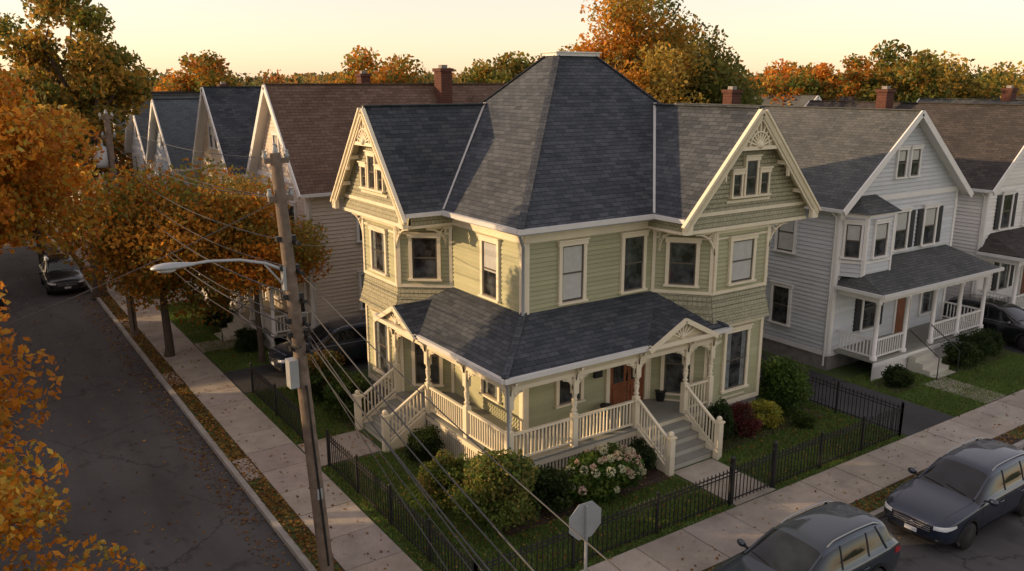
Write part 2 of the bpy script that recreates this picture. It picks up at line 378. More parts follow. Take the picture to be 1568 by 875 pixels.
def wing(M,T,G,hb,hf,dep,ze,zr,vt,bl):
    old=M.T; M.T=T; k=(zr-ze)/G
    segs=[((-hb,0),(-hf,-dep)),((-hf,-dep),(hf,-dep)),((hf,-dep),(hb,0))]
    for i,(a,b) in enumerate(segs):
        W=Wall(M,a,b); L=W.L
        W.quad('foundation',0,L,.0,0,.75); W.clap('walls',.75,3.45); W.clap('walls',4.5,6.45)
        for z0,z1,o in ((.7,.86,.06),(3.3,3.46,.055),(4.42,4.52,.06),(6.28,6.46,.055),(6.1,6.16,.045)): W.box('trim',-.02,L+.02,0,o+.002*i,z0,z1)
        for j in range(5):
            za=3.46+j*.192; o0=.20*(1-(j/5))**1.5+.03; o1=.20*(1-((j+1)/5))**1.5+.012
            P=W.P; M.face('belt',[P(-o0*.41,o0+.012,za),P(L+o0*.41,o0+.012,za),P(L+o1*.41,o1,za+.192),P(-o1*.41,o1,za+.192)])
            M.face('belt',[P(-o0*.41,0,za),P(L+o0*.41,0,za),P(L+o0*.41,o0+.012,za),P(-o0*.41,o0+.012,za)])
        w=.78 if i!=1 else .95
        W.win(L/2,w,4.72,6.0,bl[i]); W.win(L/2,w,1.25,3.1,bl[i+3])
        W.box('trim',L/2-w/2-.05,L/2+w/2+.05,0,.055,.95,1.0)
        for s in (0,1):
            W.box('trim',(0 if s==0 else L-.1),(.1 if s==0 else L),0,.065+.002*i,.86,3.3); W.box('trim',(0 if s==0 else L-.1),(.1 if s==0 else L),0,.065+.002*i,4.52,6.28)
    vg=-(dep+.12); g=(zr-.14-6.9)/k
    M.face('soffit',[(-g,0,6.45),(g,0,6.45),(g,vg,6.45),(-g,vg,6.45)])
    F=Wall(M,(-g,vg),(g,vg))
    P=F.P; M.face('belt',[P(-.02,.09,6.5),P(2*g+.02,.09,6.5),P(2*g,.01,6.9),P(0,.01,6.9)])
    F.box('trim',-.03,2*g+.03,-.02,.12,6.42,6.52); F.box('trim',0,2*g,0,.06,6.88,6.98)
    for a,b in (((-g,0),(-g,vg)),((g,vg),(g,0))):
        S=Wall(M,a,b); S.quad('belt',0,S.L,.01,6.45,6.85); S.box('trim',-.0,S.L,.0,.05,6.42,6.5)
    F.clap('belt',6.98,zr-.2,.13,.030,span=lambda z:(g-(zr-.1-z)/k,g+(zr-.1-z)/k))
    F.box('trim',g-.95,g+.95,.0,.05,7.18,7.26)
    F.win(g,.46,7.4,8.4,0,cas=.07,off=.01); F.win(g-.6,.34,7.4,8.02,0,cas=.06,off=.01); F.win(g+.6,.34,7.4,8.02,0,cas=.06,off=.01)
    vf=-(dep+.42)
    for s in (-1,1):
        q=[(s*G,vf,ze),(0,vf,zr),(0,vt,zr),(s*G,-.4,ze)]
        M.face('roof',q); lo=[(x,y,z-.1) for x,y,z in q]; M.face('soffit',lo[::-1]); M.face('trim',[q[0],q[1],lo[1],lo[0]])
        M.box('gutter',(s*G-.02 if s>0 else s*G-.1,vf+.05,ze-.12),(s*G+.1 if s>0 else s*G+.02,-.4,ze+.0))
        M.beam('gutter',(s*(G-.02),-.42,ze+.03),(0,vt,zr+.03),.12,.02,(0,-1,1))
        up=Vector((s*k,0,1)).normalized()
        b=Vector((0,vf-.03,zr-.16))
        a2=Vector((s*(G+.12),vf-.03,ze-.17-.12*k+.0))
        M.beam('trim',a2,b,.06,.25,tuple(up))
        M.beam('trim',a2+Vector((0,-.02,0))+up*.15,b+Vector((0,-.02,0))+up*.15,.12,.06,tuple(up))
        M.beam('panel',a2+Vector((0,-.045,0)),b+Vector((0,-.045,0))-up*.02,.03,.09,tuple(up))
        M.box('trim',(s*G-.14,vf-.08,ze-.42),(s*G+.14,vf+.06,ze-.12))
        for t in (.25,.55):
            c=Vector((s*(G*(1-t)),0,ze+(zr-ze)*t-.28)); M.beam('trim',(c.x,vf,c.z),(c.x,vg,c.z),.08,.12)
        bracket(M,(s*hf,-dep-.02),(s,0),6.4,.85,.75); bracket(M,(s*hf,-dep),(s*.7,.72),6.4,.5,.5)
        bracket(M,(s*(hb-.12),-.12),(s*.15,-1),6.4,.8,.7)
    M.beam('roof',(0,vf,zr+.015),(0,vt,zr+.015),.22,.04)
    zc=zr-1.15; hw=(zr-.3-zc)/k+.1; vo=vf-.0
    M.beam('gable_ornament',(-hw,vo,zc),(hw,vo,zc),.07,.11)
    for i in range(9):
        t=math.pi*(i+1)/10; c,sn=math.cos(t),math.sin(t)
        R=min((zr-.3-zc)/max(sn+k*abs(c),.01),2)
        M.beam('gable_ornament',(c*.12,vo,zc+.05+sn*.12),(c*R,vo,zc+.03+sn*R),.045,.04,(0,1,0))
    arc=[(.42*math.cos(t),vo-.01,zc+.05+.42*math.sin(t)) for t in [i*math.pi/8 for i in range(9)]]
    M.tube('gable_ornament',arc,.03,6); M.ball('gable_ornament',(0,vo,zc+.08),.12)
    M.face('panel',[(-hw,vo+.05,zc),(hw,vo+.05,zc),(0,vo+.05,zr-.25)])
    for s in (-1,1):
        q=[(s*(hw*.95+ .55*math.sin(t)),vo,zc-.05-.85*(1-math.cos(t))) for t in [i*math.pi/2/5 for i in range(6)]]
        for a,b in zip(q,q[1:]): M.beam('gable_ornament',a,b,.05,.09,(0,1,0))
    M.T=old
def main_house():
    M=Model('victorian_house',BASE); ze,zr=6.9,9.93; A,B=10.,9.
    M.box('foundation',(0.01,.01,0),(A-.01,B-.01,.76))
    Wf=Wall(M,(0,0),(A,0));Wl=Wall(M,(0,B),(0,0));Wr=Wall(M,(A,0),(A,B));Wb=Wall(M,(A,B),(0,B))
    for i,W in enumerate((Wf,Wl,Wr,Wb)):
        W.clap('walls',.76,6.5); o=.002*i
        W.box('trim',-.01,W.L+.01,0,.06+o,6.42,6.78); W.box('trim',-.01,W.L+.01,0,.1+o,6.66,6.76)
        W.box('trim',-.04,W.L+.04,0,.055+o,.7,.92)
        W.box('trim',-.04,.14,0,.06+o,.9,6.43); W.box('trim',W.L-.14,W.L+.04,0,.06+o,.9,6.43)
    for c in (1.63,3.93): Wf.win(c,.76,4.62,6.22,1 if c<2 else 0)
    Wl.win(B-1.62,.76,4.62,6.22,.55)
    Wf.win(1.6,.8,1.55,3.0,.0); Wl.win(B-1.62,.8,1.55,3.0,-1)
    for c in (2.5,6.5): Wr.win(c,.8,1.5,3.1,.4); Wr.win(c,.8,4.6,6.2,.5); Wb.win(c,.8,1.5,3.1,0); Wb.win(c,.8,4.6,6.2,.6)
    Wf.box('trim',2.98,3.12,.0,.1,.97,3.2); Wf.box('trim',4.56,4.70,.0,.1,.97,3.2); Wf.box('trim',2.98,4.7,.0,.11,3.05,3.25)
    for a in (3.14,3.86):
        Wf.box('door',a,a+.68,.0,.06,.97,2.95)
        Wf.box('door',a+.12,a+.56,.06,.085,1.1,1.6)
        Wf.quad('glass',a+.13,a+.55,.064,1.75,2.8); Wf.box('door',a+.1,a+.58,.06,.08,1.68,1.75); Wf.box('door',a+.1,a+.58,.06,.08,2.8,2.87)
    Wf.box('dark',3.80,3.83,.06,.11,1.75,2.0)
    Wf.box('dark',2.42,2.82,.03,.06,2.62,2.84); Wf.box('dark',2.5,2.78,.03,.14,2.1,2.35); Wf.box('dark',2.5,2.78,.03,.06,2.35,2.4)
    x0,y0,x1,y1=-.4,-.4,10.4,9.4; dx0,dy0,dx1,dy1,zd=4.3,4.3,5.9,4.9,11.5
    E=[(x0,y0,ze),(x1,y0,ze),(x1,y1,ze),(x0,y1,ze)]; Dk=[(dx0,dy0,zd),(dx1,dy0,zd),(dx1,dy1,zd),(dx0,dy1,zd)]
    for i in range(4):
        j=(i+1)%4; M.face('roof',[E[i],E[j],Dk[j],Dk[i]])
        a=Vector(E[i]);b=Vector(Dk[i]); M.beam('roof',a+Vector((0,0,.02)),b+Vector((0,0,.02)),.2,.035)
    M.face('soffit',[(x,y,6.77) for x,y,z in E[::-1]])
    M.box('gutter',(dx0-.1,dy0-.1,zd-.02),(dx1+.1,dy1+.1,zd+.08)); M.box('gutter',(dx0-.15,dy0-.15,zd+.08),(dx1+.15,dy1+.15,zd+.12))
    def gut(p,q,n):
        a=Vector((*p,0));b=Vector((*q,0));n=Vector((*n,0)); m=n*.06
        M.beam('gutter',a+m+Vector((0,0,ze-.06)),b+m+Vector((0,0,ze-.06)),.12,.13); M.beam('metal',a+n*.02+Vector((0,0,ze-.15)),b+n*.02+Vector((0,0,ze-.15)),.05,.05)
    gut((x0-.1,y0),(4.3,y0),(0,-1)); gut((x0,y0),(x0,3.65),(-1,0)); gut((x1,y0),(x1,y1),(1,0)); gut((x0,y1),(x1,y1),(0,1)); gut((10,y0),(x1+.1,y0),(0,-1)); gut((x0,8.65),(x0,y1),(-1,0))
    M.tube('metal',[(-.42,-.4,6.75),(-.35,-.35,6.6),(-.11,-.11,6.35),(-.11,-.11,4.45)],.045,8)
    wing(M,lambda u,v,z:(7.15+u,v,z),2.8,2.4,1.2,1.35,ze,zr,2.66,[0,1,.3,.3,-1,.3])
    wing(M,lambda u,v,z:(v,6.15-u,z),2.5,2.3,1.22,1.35,ze,zr,2.66,[.3,-1,0,.3,-1,0])
    # ---------------- porch
    zf=.95; ex,ey=-1.8,-1.75; pe,pt=3.45,4.47
    M.box('porch_floor',(-1.6,-1.6,zf-.06),(6.05,-.0,zf)); M.box('porch_floor',(-1.6,0,zf-.06),(0,5.1,zf))
    M.box('trim',(-1.57,-1.57,zf-.24),(6.0,-1.5,zf-.06)); M.box('trim',(-1.57,-1.5,zf-.24),(-1.5,5.05,zf-.06))
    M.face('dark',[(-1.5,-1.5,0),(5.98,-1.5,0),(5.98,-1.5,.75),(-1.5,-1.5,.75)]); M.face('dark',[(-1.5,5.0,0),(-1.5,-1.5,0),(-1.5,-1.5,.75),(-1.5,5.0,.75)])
    for i in range(66):
        x=-1.5+i*.115
        if x<5.95: M.box('trim',(x,-1.545,.08),(x+.06,-1.52,.71))
        y=-1.5+i*.115
        if y<5: M.box('trim',(-1.545,y,.08),(-1.52,y+.06,.71))
    M.box('trim',(-1.56,-1.56,.0),(6,-1.51,.08)); M.box('trim',(-1.56,-1.51,.0),(-1.51,5.03,.08))
    M.face('roof',[(ex,ey,pe),(6.35,ey,pe),(4.9,0,pt),(0,0,pt)]); M.face('roof',[(6.35,ey,pe),(6.35,0,pe),(4.9,0,pt)])
    M.face('roof',[(ex,5.55,pe),(ex,ey,pe),(0,0,pt),(0,4.1,pt)]); M.face('roof',[(0,5.55,pe),(ex,5.55,pe),(0,4.1,pt)])
    M.beam('roof',(ex,ey,pe+.02),(0,0,pt+.02),.18,.03); M.beam('roof',(6.35,ey,pe+.02),(4.9,0,pt+.02),.18,.03)
    M.face('soffit',[(ex,ey,pe-.12),(6.35,ey,pe-.12),(6.35,0,pe-.12),(0,0,pe-.12),(0,5.55,pe-.12),(ex,5.55,pe-.12)][::-1])
    for a,b in (((ex-.05,ey-.05),(6.4,ey-.05)),((ex-.05,ey-.05),(ex-.05,5.6)),((6.4,ey),(6.4,-1.4)),((ex,5.6),(-1.4,5.6))):
        M.beam('gutter',(*a,pe-.05),(*b,pe-.05),.12,.12); 
    M.beam('metal',(ex,ey+.06,pe-.13),(6.35,ey+.06,pe-.13),.05,.06);M.beam('metal',(ex+.06,ey,pe-.13),(ex+.06,5.55,pe-.13),.05,.06)
    M.box('trim',(-1.56,-1.56,2.98),(6.02,-1.42,3.34)); M.box('trim',(-1.56,-1.42,2.98),(-1.42,5.1,3.34))
    M.box('panel',(-1.5,-1.575,3.1),(6.0,-1.56,3.24)); M.box('panel',(-1.575,-1.5,3.1),(-1.56,5.0,3.24))
    cols=[(-1.49,-1.49),(.64,-1.49),(2.9,-1.49),(4.86,-1.49),(5.93,-1.49),(-1.49,.62),(-1.49,2.85),(-1.49,4.95)]
    for i,(x,y) in enumerate(cols):
        post(M,x,y,zf,2.98)
        ds=[]
        if y<-1.4: ds+= [(1,0),(-1,0)]
        if x<-1.4: ds+= [(0,1),(0,-1)]
        if i==0: ds=[(1,0),(0,1)]
        for d in ds: bracket(M,(x+d[0]*.06,y+d[1]*.06),d,2.98,.36,.36)
        if y<-1.4: bracket(M,(x,y-.08),(0,-1),3.3,.26,.4)
        else: bracket(M,(x-.08,y),(-1,0),3.3,.26,.4)
    for a,b in (((-1.4,-1.49),(.55,-1.49)),((.73,-1.49),(2.8,-1.49)),((4.95,-1.49),(5.85,-1.49)),((-1.49,-1.4),(-1.49,.53)),((-1.49,.71),(-1.49,2.76)),((-1.49,5.02),(-1.2,5.1))):
        rail(M,a,b,zf)
    def ped(T,c,hw,v,zb,za):
        old=M.T;M.T=T; vb=v+(za-pe)/.571+.25; kk=(za-zb)/hw
        for s in (-1,1):
            q=[(c+s*(hw+.1),v-.12,zb-.1*kk),(c,v-.12,za),(c,vb,za),(c+s*(hw+.1),v+.0,zb-.1*kk)]
            M.face('roof',q); up=(s*kk,0,1)
            M.beam('trim',(c+s*(hw+.12),v-.14,zb-.08-.12*kk),(c,v-.14,za-.08),.08,.14,up)
        M.face('panel',[(c-hw,v,zb-.05),(c+hw,v,zb-.05),(c,v,za-.05)])
        M.beam('trim',(c-hw-.05,v-.1,zb-.06),(c+hw+.05,v-.1,zb-.06),.14,.12)
        for i in range(7):
            t=math.pi*(i+1)/8; R=(za-zb-.12)/(math.sin(t)+kk*abs(math.cos(t)))
            M.beam('gable_ornament',(c+.08*math.cos(t),v-.03,zb+.05),(c+R*math.cos(t),v-.03,zb+.02+R*math.sin(t)),.05,.035,(0,1,0))
        M.ball('gable_ornament',(c,v-.03,zb+.08),.1); M.T=old
    ped(idT,4.3,1.25,ey-.05,pe+.03,4.12); ped(lambda u,v,z:(v,-u,z),-4.05,1.2,ex-.05,pe+.03,4.1)
    def stairs(T,c,hw,v0):
        old=M.T;M.T=T; n=5; r=zf/n; tr=.29
        for i in range(n-1):
            z=zf-(i+1)*r; a=v0-i*tr
            M.box('steps',(c-hw,a-tr,0),(c+hw,a,z-.03)); 
            M.box('porch_floor',(c-hw-.02,a-tr-.03,z-.03),(c+hw+.02,a,z+.01))
        vl=v0-(n-1)*tr-.05
        for s in (-1,1):
            x=c+s*(hw+.08)
            M.hexa('trim',[(x-.04,v0,0),(x+.04,v0,0),(x+.04,vl,0),(x-.04,vl,0)],[(x-.04,v0,zf),(x+.04,v0,zf),(x+.04,vl,.22),(x-.04,vl,.22)])
            M.box('porch_posts',(x-.09,vl-.2,0),(x+.09,vl-.02,1.12)); M.box('porch_posts',(x-.12,vl-.23,1.12),(x+.12,vl+.01,1.17)); M.ball('porch_posts',(x,vl-.11,1.24),.085)
            rail(M,(x,v0),(x,vl),zf,.85,.12,.2)
        M.T=old
    stairs(idT,3.88,.88,-1.6); stairs(lambda u,v,z:(v,-u,z),-3.9,.9,-1.6)
    for (x,y) in ((2.75,-.35),(4.95,-.4)): M.lathe('dark',x,y,[(.12,zf),(.17,zf+.3),(.19,zf+.33)],10)
    M.tube('metal',[(-1.72,-1.66,3.35),(-1.62,-1.62,3.1),(-1.62,-1.62,.1)],.04,8)
    M.tube('metal',[(9.75,-.08,6.5),(9.75,-.08,.2)],.045,8)
    e=M.build()
    cu=bpy.data.curves.new('house_number','FONT'); cu.body='126'; cu.size=.2; cu.extrude=.003; cu.align_x='CENTER'
    o=bpy.data.objects.new('house_number',cu); o.location=(2.62,-.066,2.66); o.rotation_euler=(math.pi/2,0,0); cu.materials.append(WHITE); COL.objects.link(o); o.parent=e
main_house()
# ------------------------------------------------------------ neighbour houses
def wallmat(nm,c): return siding(nm,c,.06)
def TX(fx,yc,W): return lambda u,v,z:(fx+v,yc+W/2-u,z)
def TE(fx,yc,W): return lambda u,v,z:(fx-v,yc-W/2+u,z)
def TF(xc,fy,W): return lambda u,v,z:(xc-W/2+u,fy+v,z)
def TB(xc,fy,W): return lambda u,v,z:(xc+W/2-u,fy-v,z)
def house(name,T,W,D,ze,zr,wm,rm,porch=True,bay=False,shut=False,chim=None,gw=2,trim=WHITE,simplew=False,dorm=None,pspan=None,seed=0):
    mt=dict(BASE); mt.update(walls=wm,trim=trim,roof=rm,soffit=trim,porch_posts=trim,railing=trim,balusters=trim,panel=trim,brackets=trim,belt=wm)
    M=Model(name,mt,T); M.box('foundation',(.02,.02,-.05),(W-.02,D-.02,.66))
    Ws=[Wall(M,(0,0),(W,0)),Wall(M,(W,0),(W,D)),Wall(M,(W,D),(0,D)),Wall(M,(0,D),(0,0))]
    k=(zr-ze)/(W/2); ex=.16 if not simplew else .26
    for i,w in enumerate(Ws):
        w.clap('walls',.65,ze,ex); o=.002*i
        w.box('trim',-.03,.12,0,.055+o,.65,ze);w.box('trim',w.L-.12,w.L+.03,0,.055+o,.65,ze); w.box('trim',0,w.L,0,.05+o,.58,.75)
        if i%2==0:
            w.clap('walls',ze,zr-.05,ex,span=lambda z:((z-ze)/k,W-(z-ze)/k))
            w.box('trim',0.1,w.L-.1,0,.06,ze-.1,ze+.1)
        else: w.box('trim',0,w.L,0,.06+o,ze-.22,ze)
    f=Ws[0]
    rr=random.Random(int(abs(T(0,0,0)[0])*31+abs(T(0,0,0)[1])*17)+seed)
    b=lambda: rr.choice([0,0,.5,.5,1,-1])
    if bay:
        for i,(a,c) in enumerate((((.15,0),(.55,-.75)),((.55,-.75),(2.2,-.75)),((2.2,-.75),(2.75,0)))):
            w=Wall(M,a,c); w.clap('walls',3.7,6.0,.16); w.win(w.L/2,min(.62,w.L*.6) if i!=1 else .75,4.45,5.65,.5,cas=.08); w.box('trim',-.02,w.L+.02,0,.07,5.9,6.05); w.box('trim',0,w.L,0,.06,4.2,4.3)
            w.box('trim',-.03,.07,0,.055,3.7,5.9); w.box('trim',w.L-.07,w.L+.03,0,.055,3.7,5.9)
        M.face('roof',[(0,0,6.1),(.4,-.95,6.05),(.9,0,6.6)]);M.face('roof',[(.4,-.95,6.05),(2.35,-.95,6.05),(2.0,0,6.6),(.9,0,6.6)]);M.face('roof',[(2.35,-.95,6.05),(2.95,0,6.1),(2.0,0,6.6)])
        M.face('soffit',[(0,0,6.03),(.4,-.95,6.03),(2.35,-.95,6.03),(2.95,0,6.03)])
        for c in (3.9,5.9): f.win(c,.8,4.3,5.75,.5,shut=shut)
    else:
        for c in ((W*.27,W*.73) if W<7 else (W*.22,W*.5,W*.78)): f.win(c,.8,4.25,5.75,b(),shut=(shut and c!=W*.5))
    for c in ([0] if gw==1 else [-.45,.45]): f.win(W/2+c,.55,ze+.75,ze+1.75,.4,cas=.08)
    f.win(W*.3,.85,1.35,2.9,b(),shut=shut); f.win(W*.82,.85,1.35,2.9,b(),shut=False)
    f.box('trim',W*.54-.12,W*.54+1.02,0,.08,.8,2.98); f.box('door',W*.54,W*.54+.9,.03,.11,.8,2.9)
    for wi in (1,3):
        for z in (1.4,4.3):
            n=3 if D>9 else 2
            for j in range(n): Ws[wi].win(D*(j+.6)/(n+.2),.75,z,z+1.45,b())
    for j in (.3,.7): Ws[2].win(W*j,.75,4.3,5.7,0); Ws[2].win(W*j,.75,1.4,2.9,0)
    oh=.38; vr=-.4
    for s in (0,1):
        ux=-oh if s==0 else W+oh; zl=ze-k*oh+.12; zt=zr+.12
        q=[(ux,vr,zl),(W/2,vr,zt),(W/2,D+.35,zt),(ux,D+.35,zl)]
        M.face('roof',q); lo=[(x,y,z-.13) for x,y,z in q]; M.face('soffit',lo)
        sg=-1 if s==0 else 1; up=(sg*k,0,1)
        for vv in (vr-.02,D+.37): M.beam('trim',(ux+sg*.04,vv,zl-.11),(W/2,vv,zt-.09),.06,.24,up)
        M.beam('gutter',(ux+sg*.05,vr,zl-.05),(ux+sg*.05,D+.35,zl-.05),.11,.12)
        M.face('soffit',[(ux,vr,zl-.12),(ux,D+.35,zl-.12),(0 if s==0 else W,D+.35,zl-.12),(0 if s==0 else W,vr,zl-.12)])
        M.tube('gutter',[(ux-sg*.02,.15,zl-.1),(ux-sg*.28,.1,zl-.35),(ux-sg*.29,.1,.2)],.04,6)
    M.beam('roof',(W/2,vr,zr+.13),(W/2,D+.35,zr+.13),.22,.03)
    if porch:
        a,c=pspan or (.0,W); dp=1.7; zf=.8; e=3.35; t=4.1
        M.box('porch_floor',(a,-dp,zf-.08),(c,0,zf)); M.box('trim',(a,-dp-.02,zf-.25),(c,-dp+.03,zf-.08)); M.box('soffit',(a+.1,-dp+.05,0.0),(c-.1,-dp+.1,zf-.25))
        M.face('roof',[(a-.25,-dp-.25,e),(c+.25,-dp-.25,e),(c-.6,0,t),(a+.6,0,t)]); M.face('roof',[(a-.25,0,e),(a-.25,-dp-.25,e),(a+.6,0,t)]); M.face('roof',[(c+.25,-dp-.25,e),(c+.25,0,e),(c-.6,0,t)])
        M.face('soffit',[(a-.25,-dp-.25,e-.1),(c+.25,-dp-.25,e-.1),(c+.25,0,e-.1),(a-.25,0,e-.1)])
        M.beam('gutter',(a-.3,-dp-.3,e-.05),(c+.3,-dp-.3,e-.05),.1,.12); M.beam('gutter',(a-.3,-dp-.3,e-.05),(a-.3,0,e-.05),.1,.12); M.beam('gutter',(c+.3,-dp-.3,e-.05),(c+.3,0,e-.05),.1,.12)
        M.box('trim',(a,-dp+.02,e-.38),(c,-dp+.18,e-.1)); M.box('trim',(a,-dp+.18,e-.38),(a+.15,0,e-.1)); M.box('trim',(c-.15,-dp+.18,e-.38),(c,0,e-.1))
        n=4; xs=[a+.12+(c-a-.24)*j/n for j in range(n+1)]
        for x in xs: M.lathe('porch_posts',x,-dp+.1,[(.13,zf),(.13,zf+.12),(.085,zf+.14),(.08,e-.5),(.12,e-.45),(.12,e-.38)],10)
        si=1
        for j in range(n):
            if j!=si: rail(M,(xs[j]+.1,-dp+.1),(xs[j+1]-.1,-dp+.1),zf,.75,.14)
        rail(M,(a+.12,-dp+.1),(a+.12,-.05),zf,.75,.14); rail(M,(c-.12,-dp+.1),(c-.12,-.05),zf,.75,.14)
        cx_=(xs[si]+xs[si+1])/2
        for j in range(4): M.box('steps',(cx_-.65,-dp-.3*(j+1),0),(cx_+.65,-dp-.3*j-.002,max(zf-.2*(j+1)+.02,.05)))
        for s in (-1,1): M.tube('dark',[(cx_+s*.7,-dp,zf+.8),(cx_+s*.7,-dp-1.2,.85),(cx_+s*.7,-dp-1.2,0)],.02,6)
    if chim:
        u,v=chim; zc=zr+.8; M.box('brick',(u-.32,v-.28,ze),(u+.32,v+.28,zc)); M.box('brick',(u-.38,v-.34,zc-.15),(u+.38,v+.34,zc)); M.box('foundation',(u-.15,v-.15,zc),(u+.15,v+.15,zc+.15))
    if dorm:
        v0,hw,zt=dorm; kk=(zt-ze)/hw
        for side in (1,-1):
            ux=W+.1 if side>0 else -.1
            for s in (-1,1):
                q=[(ux+side*.3,v0+s*(hw+.2),ze-.05),(ux+side*.3,v0,zt+.12),(W/2,v0,zt+.12),(W/2,v0+s*(hw+.2),ze-.05)]
                M.face('roof',q); M.beam('trim',(ux+side*.32,v0+s*(hw+.22),ze-.2),(ux+side*.32,v0,zt),.06,.24,(0,s*kk,1))
            w=Wall(M,(ux,v0-hw),(ux,v0+hw)) if side>0 else Wall(M,(ux,v0+hw),(ux,v0-hw))
            w.clap('walls',ze-.3,zt-.05,.16,span=lambda z:(max(0,(z-ze)/kk),min(2*hw,2*hw-(z-ze)/kk))); w.win(hw,.6,ze+.5,ze+1.4,.3,cas=.08)
    return M.build()
CRM=wallmat('cream_clapboard',(.72,.60,.44)); TAN=wallmat('tan_clapboard',(.62,.53,.43)); LGY=wallmat('light_grey_clapboard',(.56,.58,.60)); WHT=wallmat('white_clapboard',(.74,.72,.68)); BLU=wallmat('pale_blue_clapboard',(.48,.54,.60)); YLW=wallmat('yellow_clapboard',(.60,.50,.30))
H='clapboard_house'
house(H,TX(-1.0,16.5,5.9),5.9,13.5,6.75,10.45,TAN,ROOFBR,chim=(3.6,7.6),gw=1,dorm=(9.3,1.9,9.9))
house(H,TX(-1.2,25.3,5.8),5.8,13,6.7,10.3,CRM,ROOF,chim=(2.2,8.5),dorm=(9.,1.8,9.4))
house(H,TX(-1.9,33.6,5.8),5.8,12,6.3,9.6,BLU,ROOFBL,gw=1)
house(H,TX(-1.6,42.2,6),6,12,6.3,9.7,LGY,ROOFGR,simplew=True,chim=(2,6))
house(H,TX(-1.4,51.4,6),6,12,6.2,9.6,CRM,ROOFBL,simplew=True)
house(H,TX(-1.4,61,6),6,12,6.2,9.6,WHT,ROOFDB,simplew=True)
house(H,TX(-1.4,71,6),6,12,6.2,9.6,TAN,ROOFGR,simplew=True)
house(H,TF(17.9,0,7.8),7.8,12,6.4,9.5,LGY,ROOFGR,bay=True,shut=True,pspan=(.3,8.0),chim=(5.2,10))
house(H,TF(28.8,.3,7.6),7.6,12,6.3,9.5,WHT,ROOFDB,shut=True,chim=(2.6,7))
house(H,TF(40,.3,7.6),7.6,12,6.3,9.5,YLW,ROOFGR,chim=(4,7),simplew=True)
house(H,TF(51,.3,7.6),7.6,12,6.3,9.5,LGY,ROOFDB,simplew=True)
for i,(xc,yf,rm,wm) in enumerate([(17,38,ROOFDB,WHT),(28,39,ROOFGR,LGY),(39,38,ROOFBL,WHT),(50,39,ROOFGR,TAN),(62,38,ROOFDB,LGY),(74,30,ROOFBL,WHT)]):
    house(H,TB(xc,yf,7.4),7.4,11,6.1,9.1+.3*(i%2),wm,rm,simplew=True,porch=False,chim=(2.5,5) if i%2 else None)
for i,(yc,rm,wm) in enumerate([(-4.5,ROOFGR,WHT),(5.2,ROOFBR,TAN),(16,ROOF,CRM),(27,ROOFGR,LGY),(38,ROOFBL,WHT),(49,ROOFGR,YLW)]):
    house(H,TE(-20.5,yc,6.4),6.4,11,5.2,7.7,wm,rm,simplew=True)
# ------------------------------------------------------------ ground, roads, paths
def sheet(name,rects,z,mat,thick=None):
    M=Model(name,{'surface':mat})
    for x0,y0,x1,y1 in rects:
        if thick: M.box('surface',(x0,y0,z-thick),(x1,y1,z))
        else: M.face('surface',[(x0,y0,z),(x1,y0,z),(x1,y1,z),(x0,y1,z)])
    return M.build()
KY=-7.45
sheet('ground',[(-1500,-1500,1500,1500)],-.14,GRASS)
sheet('street',[(-13.2,-300,-7.1,300),(-7.1,-15.5,300,KY),(-300,-15.5,-13.2,KY)],-.13,ASPH)
sheet('lawn',[(-6.95,KY+.15,260,260),(-260,KY+.15,-13.35,260)],0,GRASS,.13)
sheet('kerb',[(-7.1,KY,-6.95,260),(-6.95,KY,260,KY+.15),(-13.35,KY+.15,-13.2,260)],.02,KERB,.14)
M=Model('sidewalk',{'slabs':CONC,'joints':DIRT}); rg=random.Random(3)
def slabs(x0,y0,x1,y1,s,z=.035):
    nx=max(1,round((x1-x0)/s)); ny=max(1,round((y1-y0)/s)); M.face('joints',[(x0,y0,.006),(x1,y0,.006),(x1,y1,.006),(x0,y1,.006)])
    for i in range(nx):
        for j in range(ny):
            t=rg.uniform(.8,1.12); c=(t,t*rg.uniform(.96,1.0),t*rg.uniform(.92,1.0)); g=.012
            a=x0+(x1-x0)*i/nx;b=x0+(x1-x0)*(i+1)/nx;p=y0+(y1-y0)*j/ny;q=y0+(y1-y0)*(j+1)/ny; zz=z+rg.uniform(-.006,.006)
            M.box('slabs',(a+g,p+g,0),(b-g,q-g,zz),c)
slabs(-6.45,-5.18,-5.0,120,1.45); slabs(-6.45,-6.75,90,-5.2,1.5)
slabs(-15.4,-5,-14,100,1.45)
for y in (3.3,12.2,21,29.6): slabs(-6.93,y,-6.47,y+1.5,1.5,.03)
slabs(-6.93,-6.75,-6.47,-4.6,1.5,.03)
slabs(3.1,KY+.17,4.7,-6.78,1.5,.03)
M.build()
M=Model('walkway',{'slabs':CONC,'joints':DIRT})
slabs(3.1,-5.16,4.68,-2.85,1.5,.03); slabs(-4.97,3.0,-3.0,4.8,1.7,.03); slabs(15.6,-5.16,17,-2.9,1.4,.03); slabs(-4.97,15.5,-3.2,16.9,1.4,.03); slabs(-4.97,24.3,-3.2,25.7,1.4,.03); slabs(26.4,-5.16,27.8,-2.7,1.4,.03)
M.build()
sheet('driveway',[(10.9,-5.17,13.6,9),(10.9,KY+.16,13.6,-6.78),(22.3,-5.17,24.8,9),(-4.98,10.0,9,12.6)],.012,DRV)
M=Model('planting_bed',{'soil':DIRT})
for i,(x0,y0,x1,y1) in enumerate(((-1.57,-3.1,2.9,-1.57),(-2.6,-3.1,-1.575,2.7),(4.95,-2.7,10.2,-1.2),(-3.2,5.1,-1.2,9),(14,-2.9,15.4,-1.8),(17.2,-3,22,-1.8))):
    M.box('soil',(x0,y0,-.02),(x1,y1,.03+.001*i))
M.build()
rng=np.random.RandomState(5)
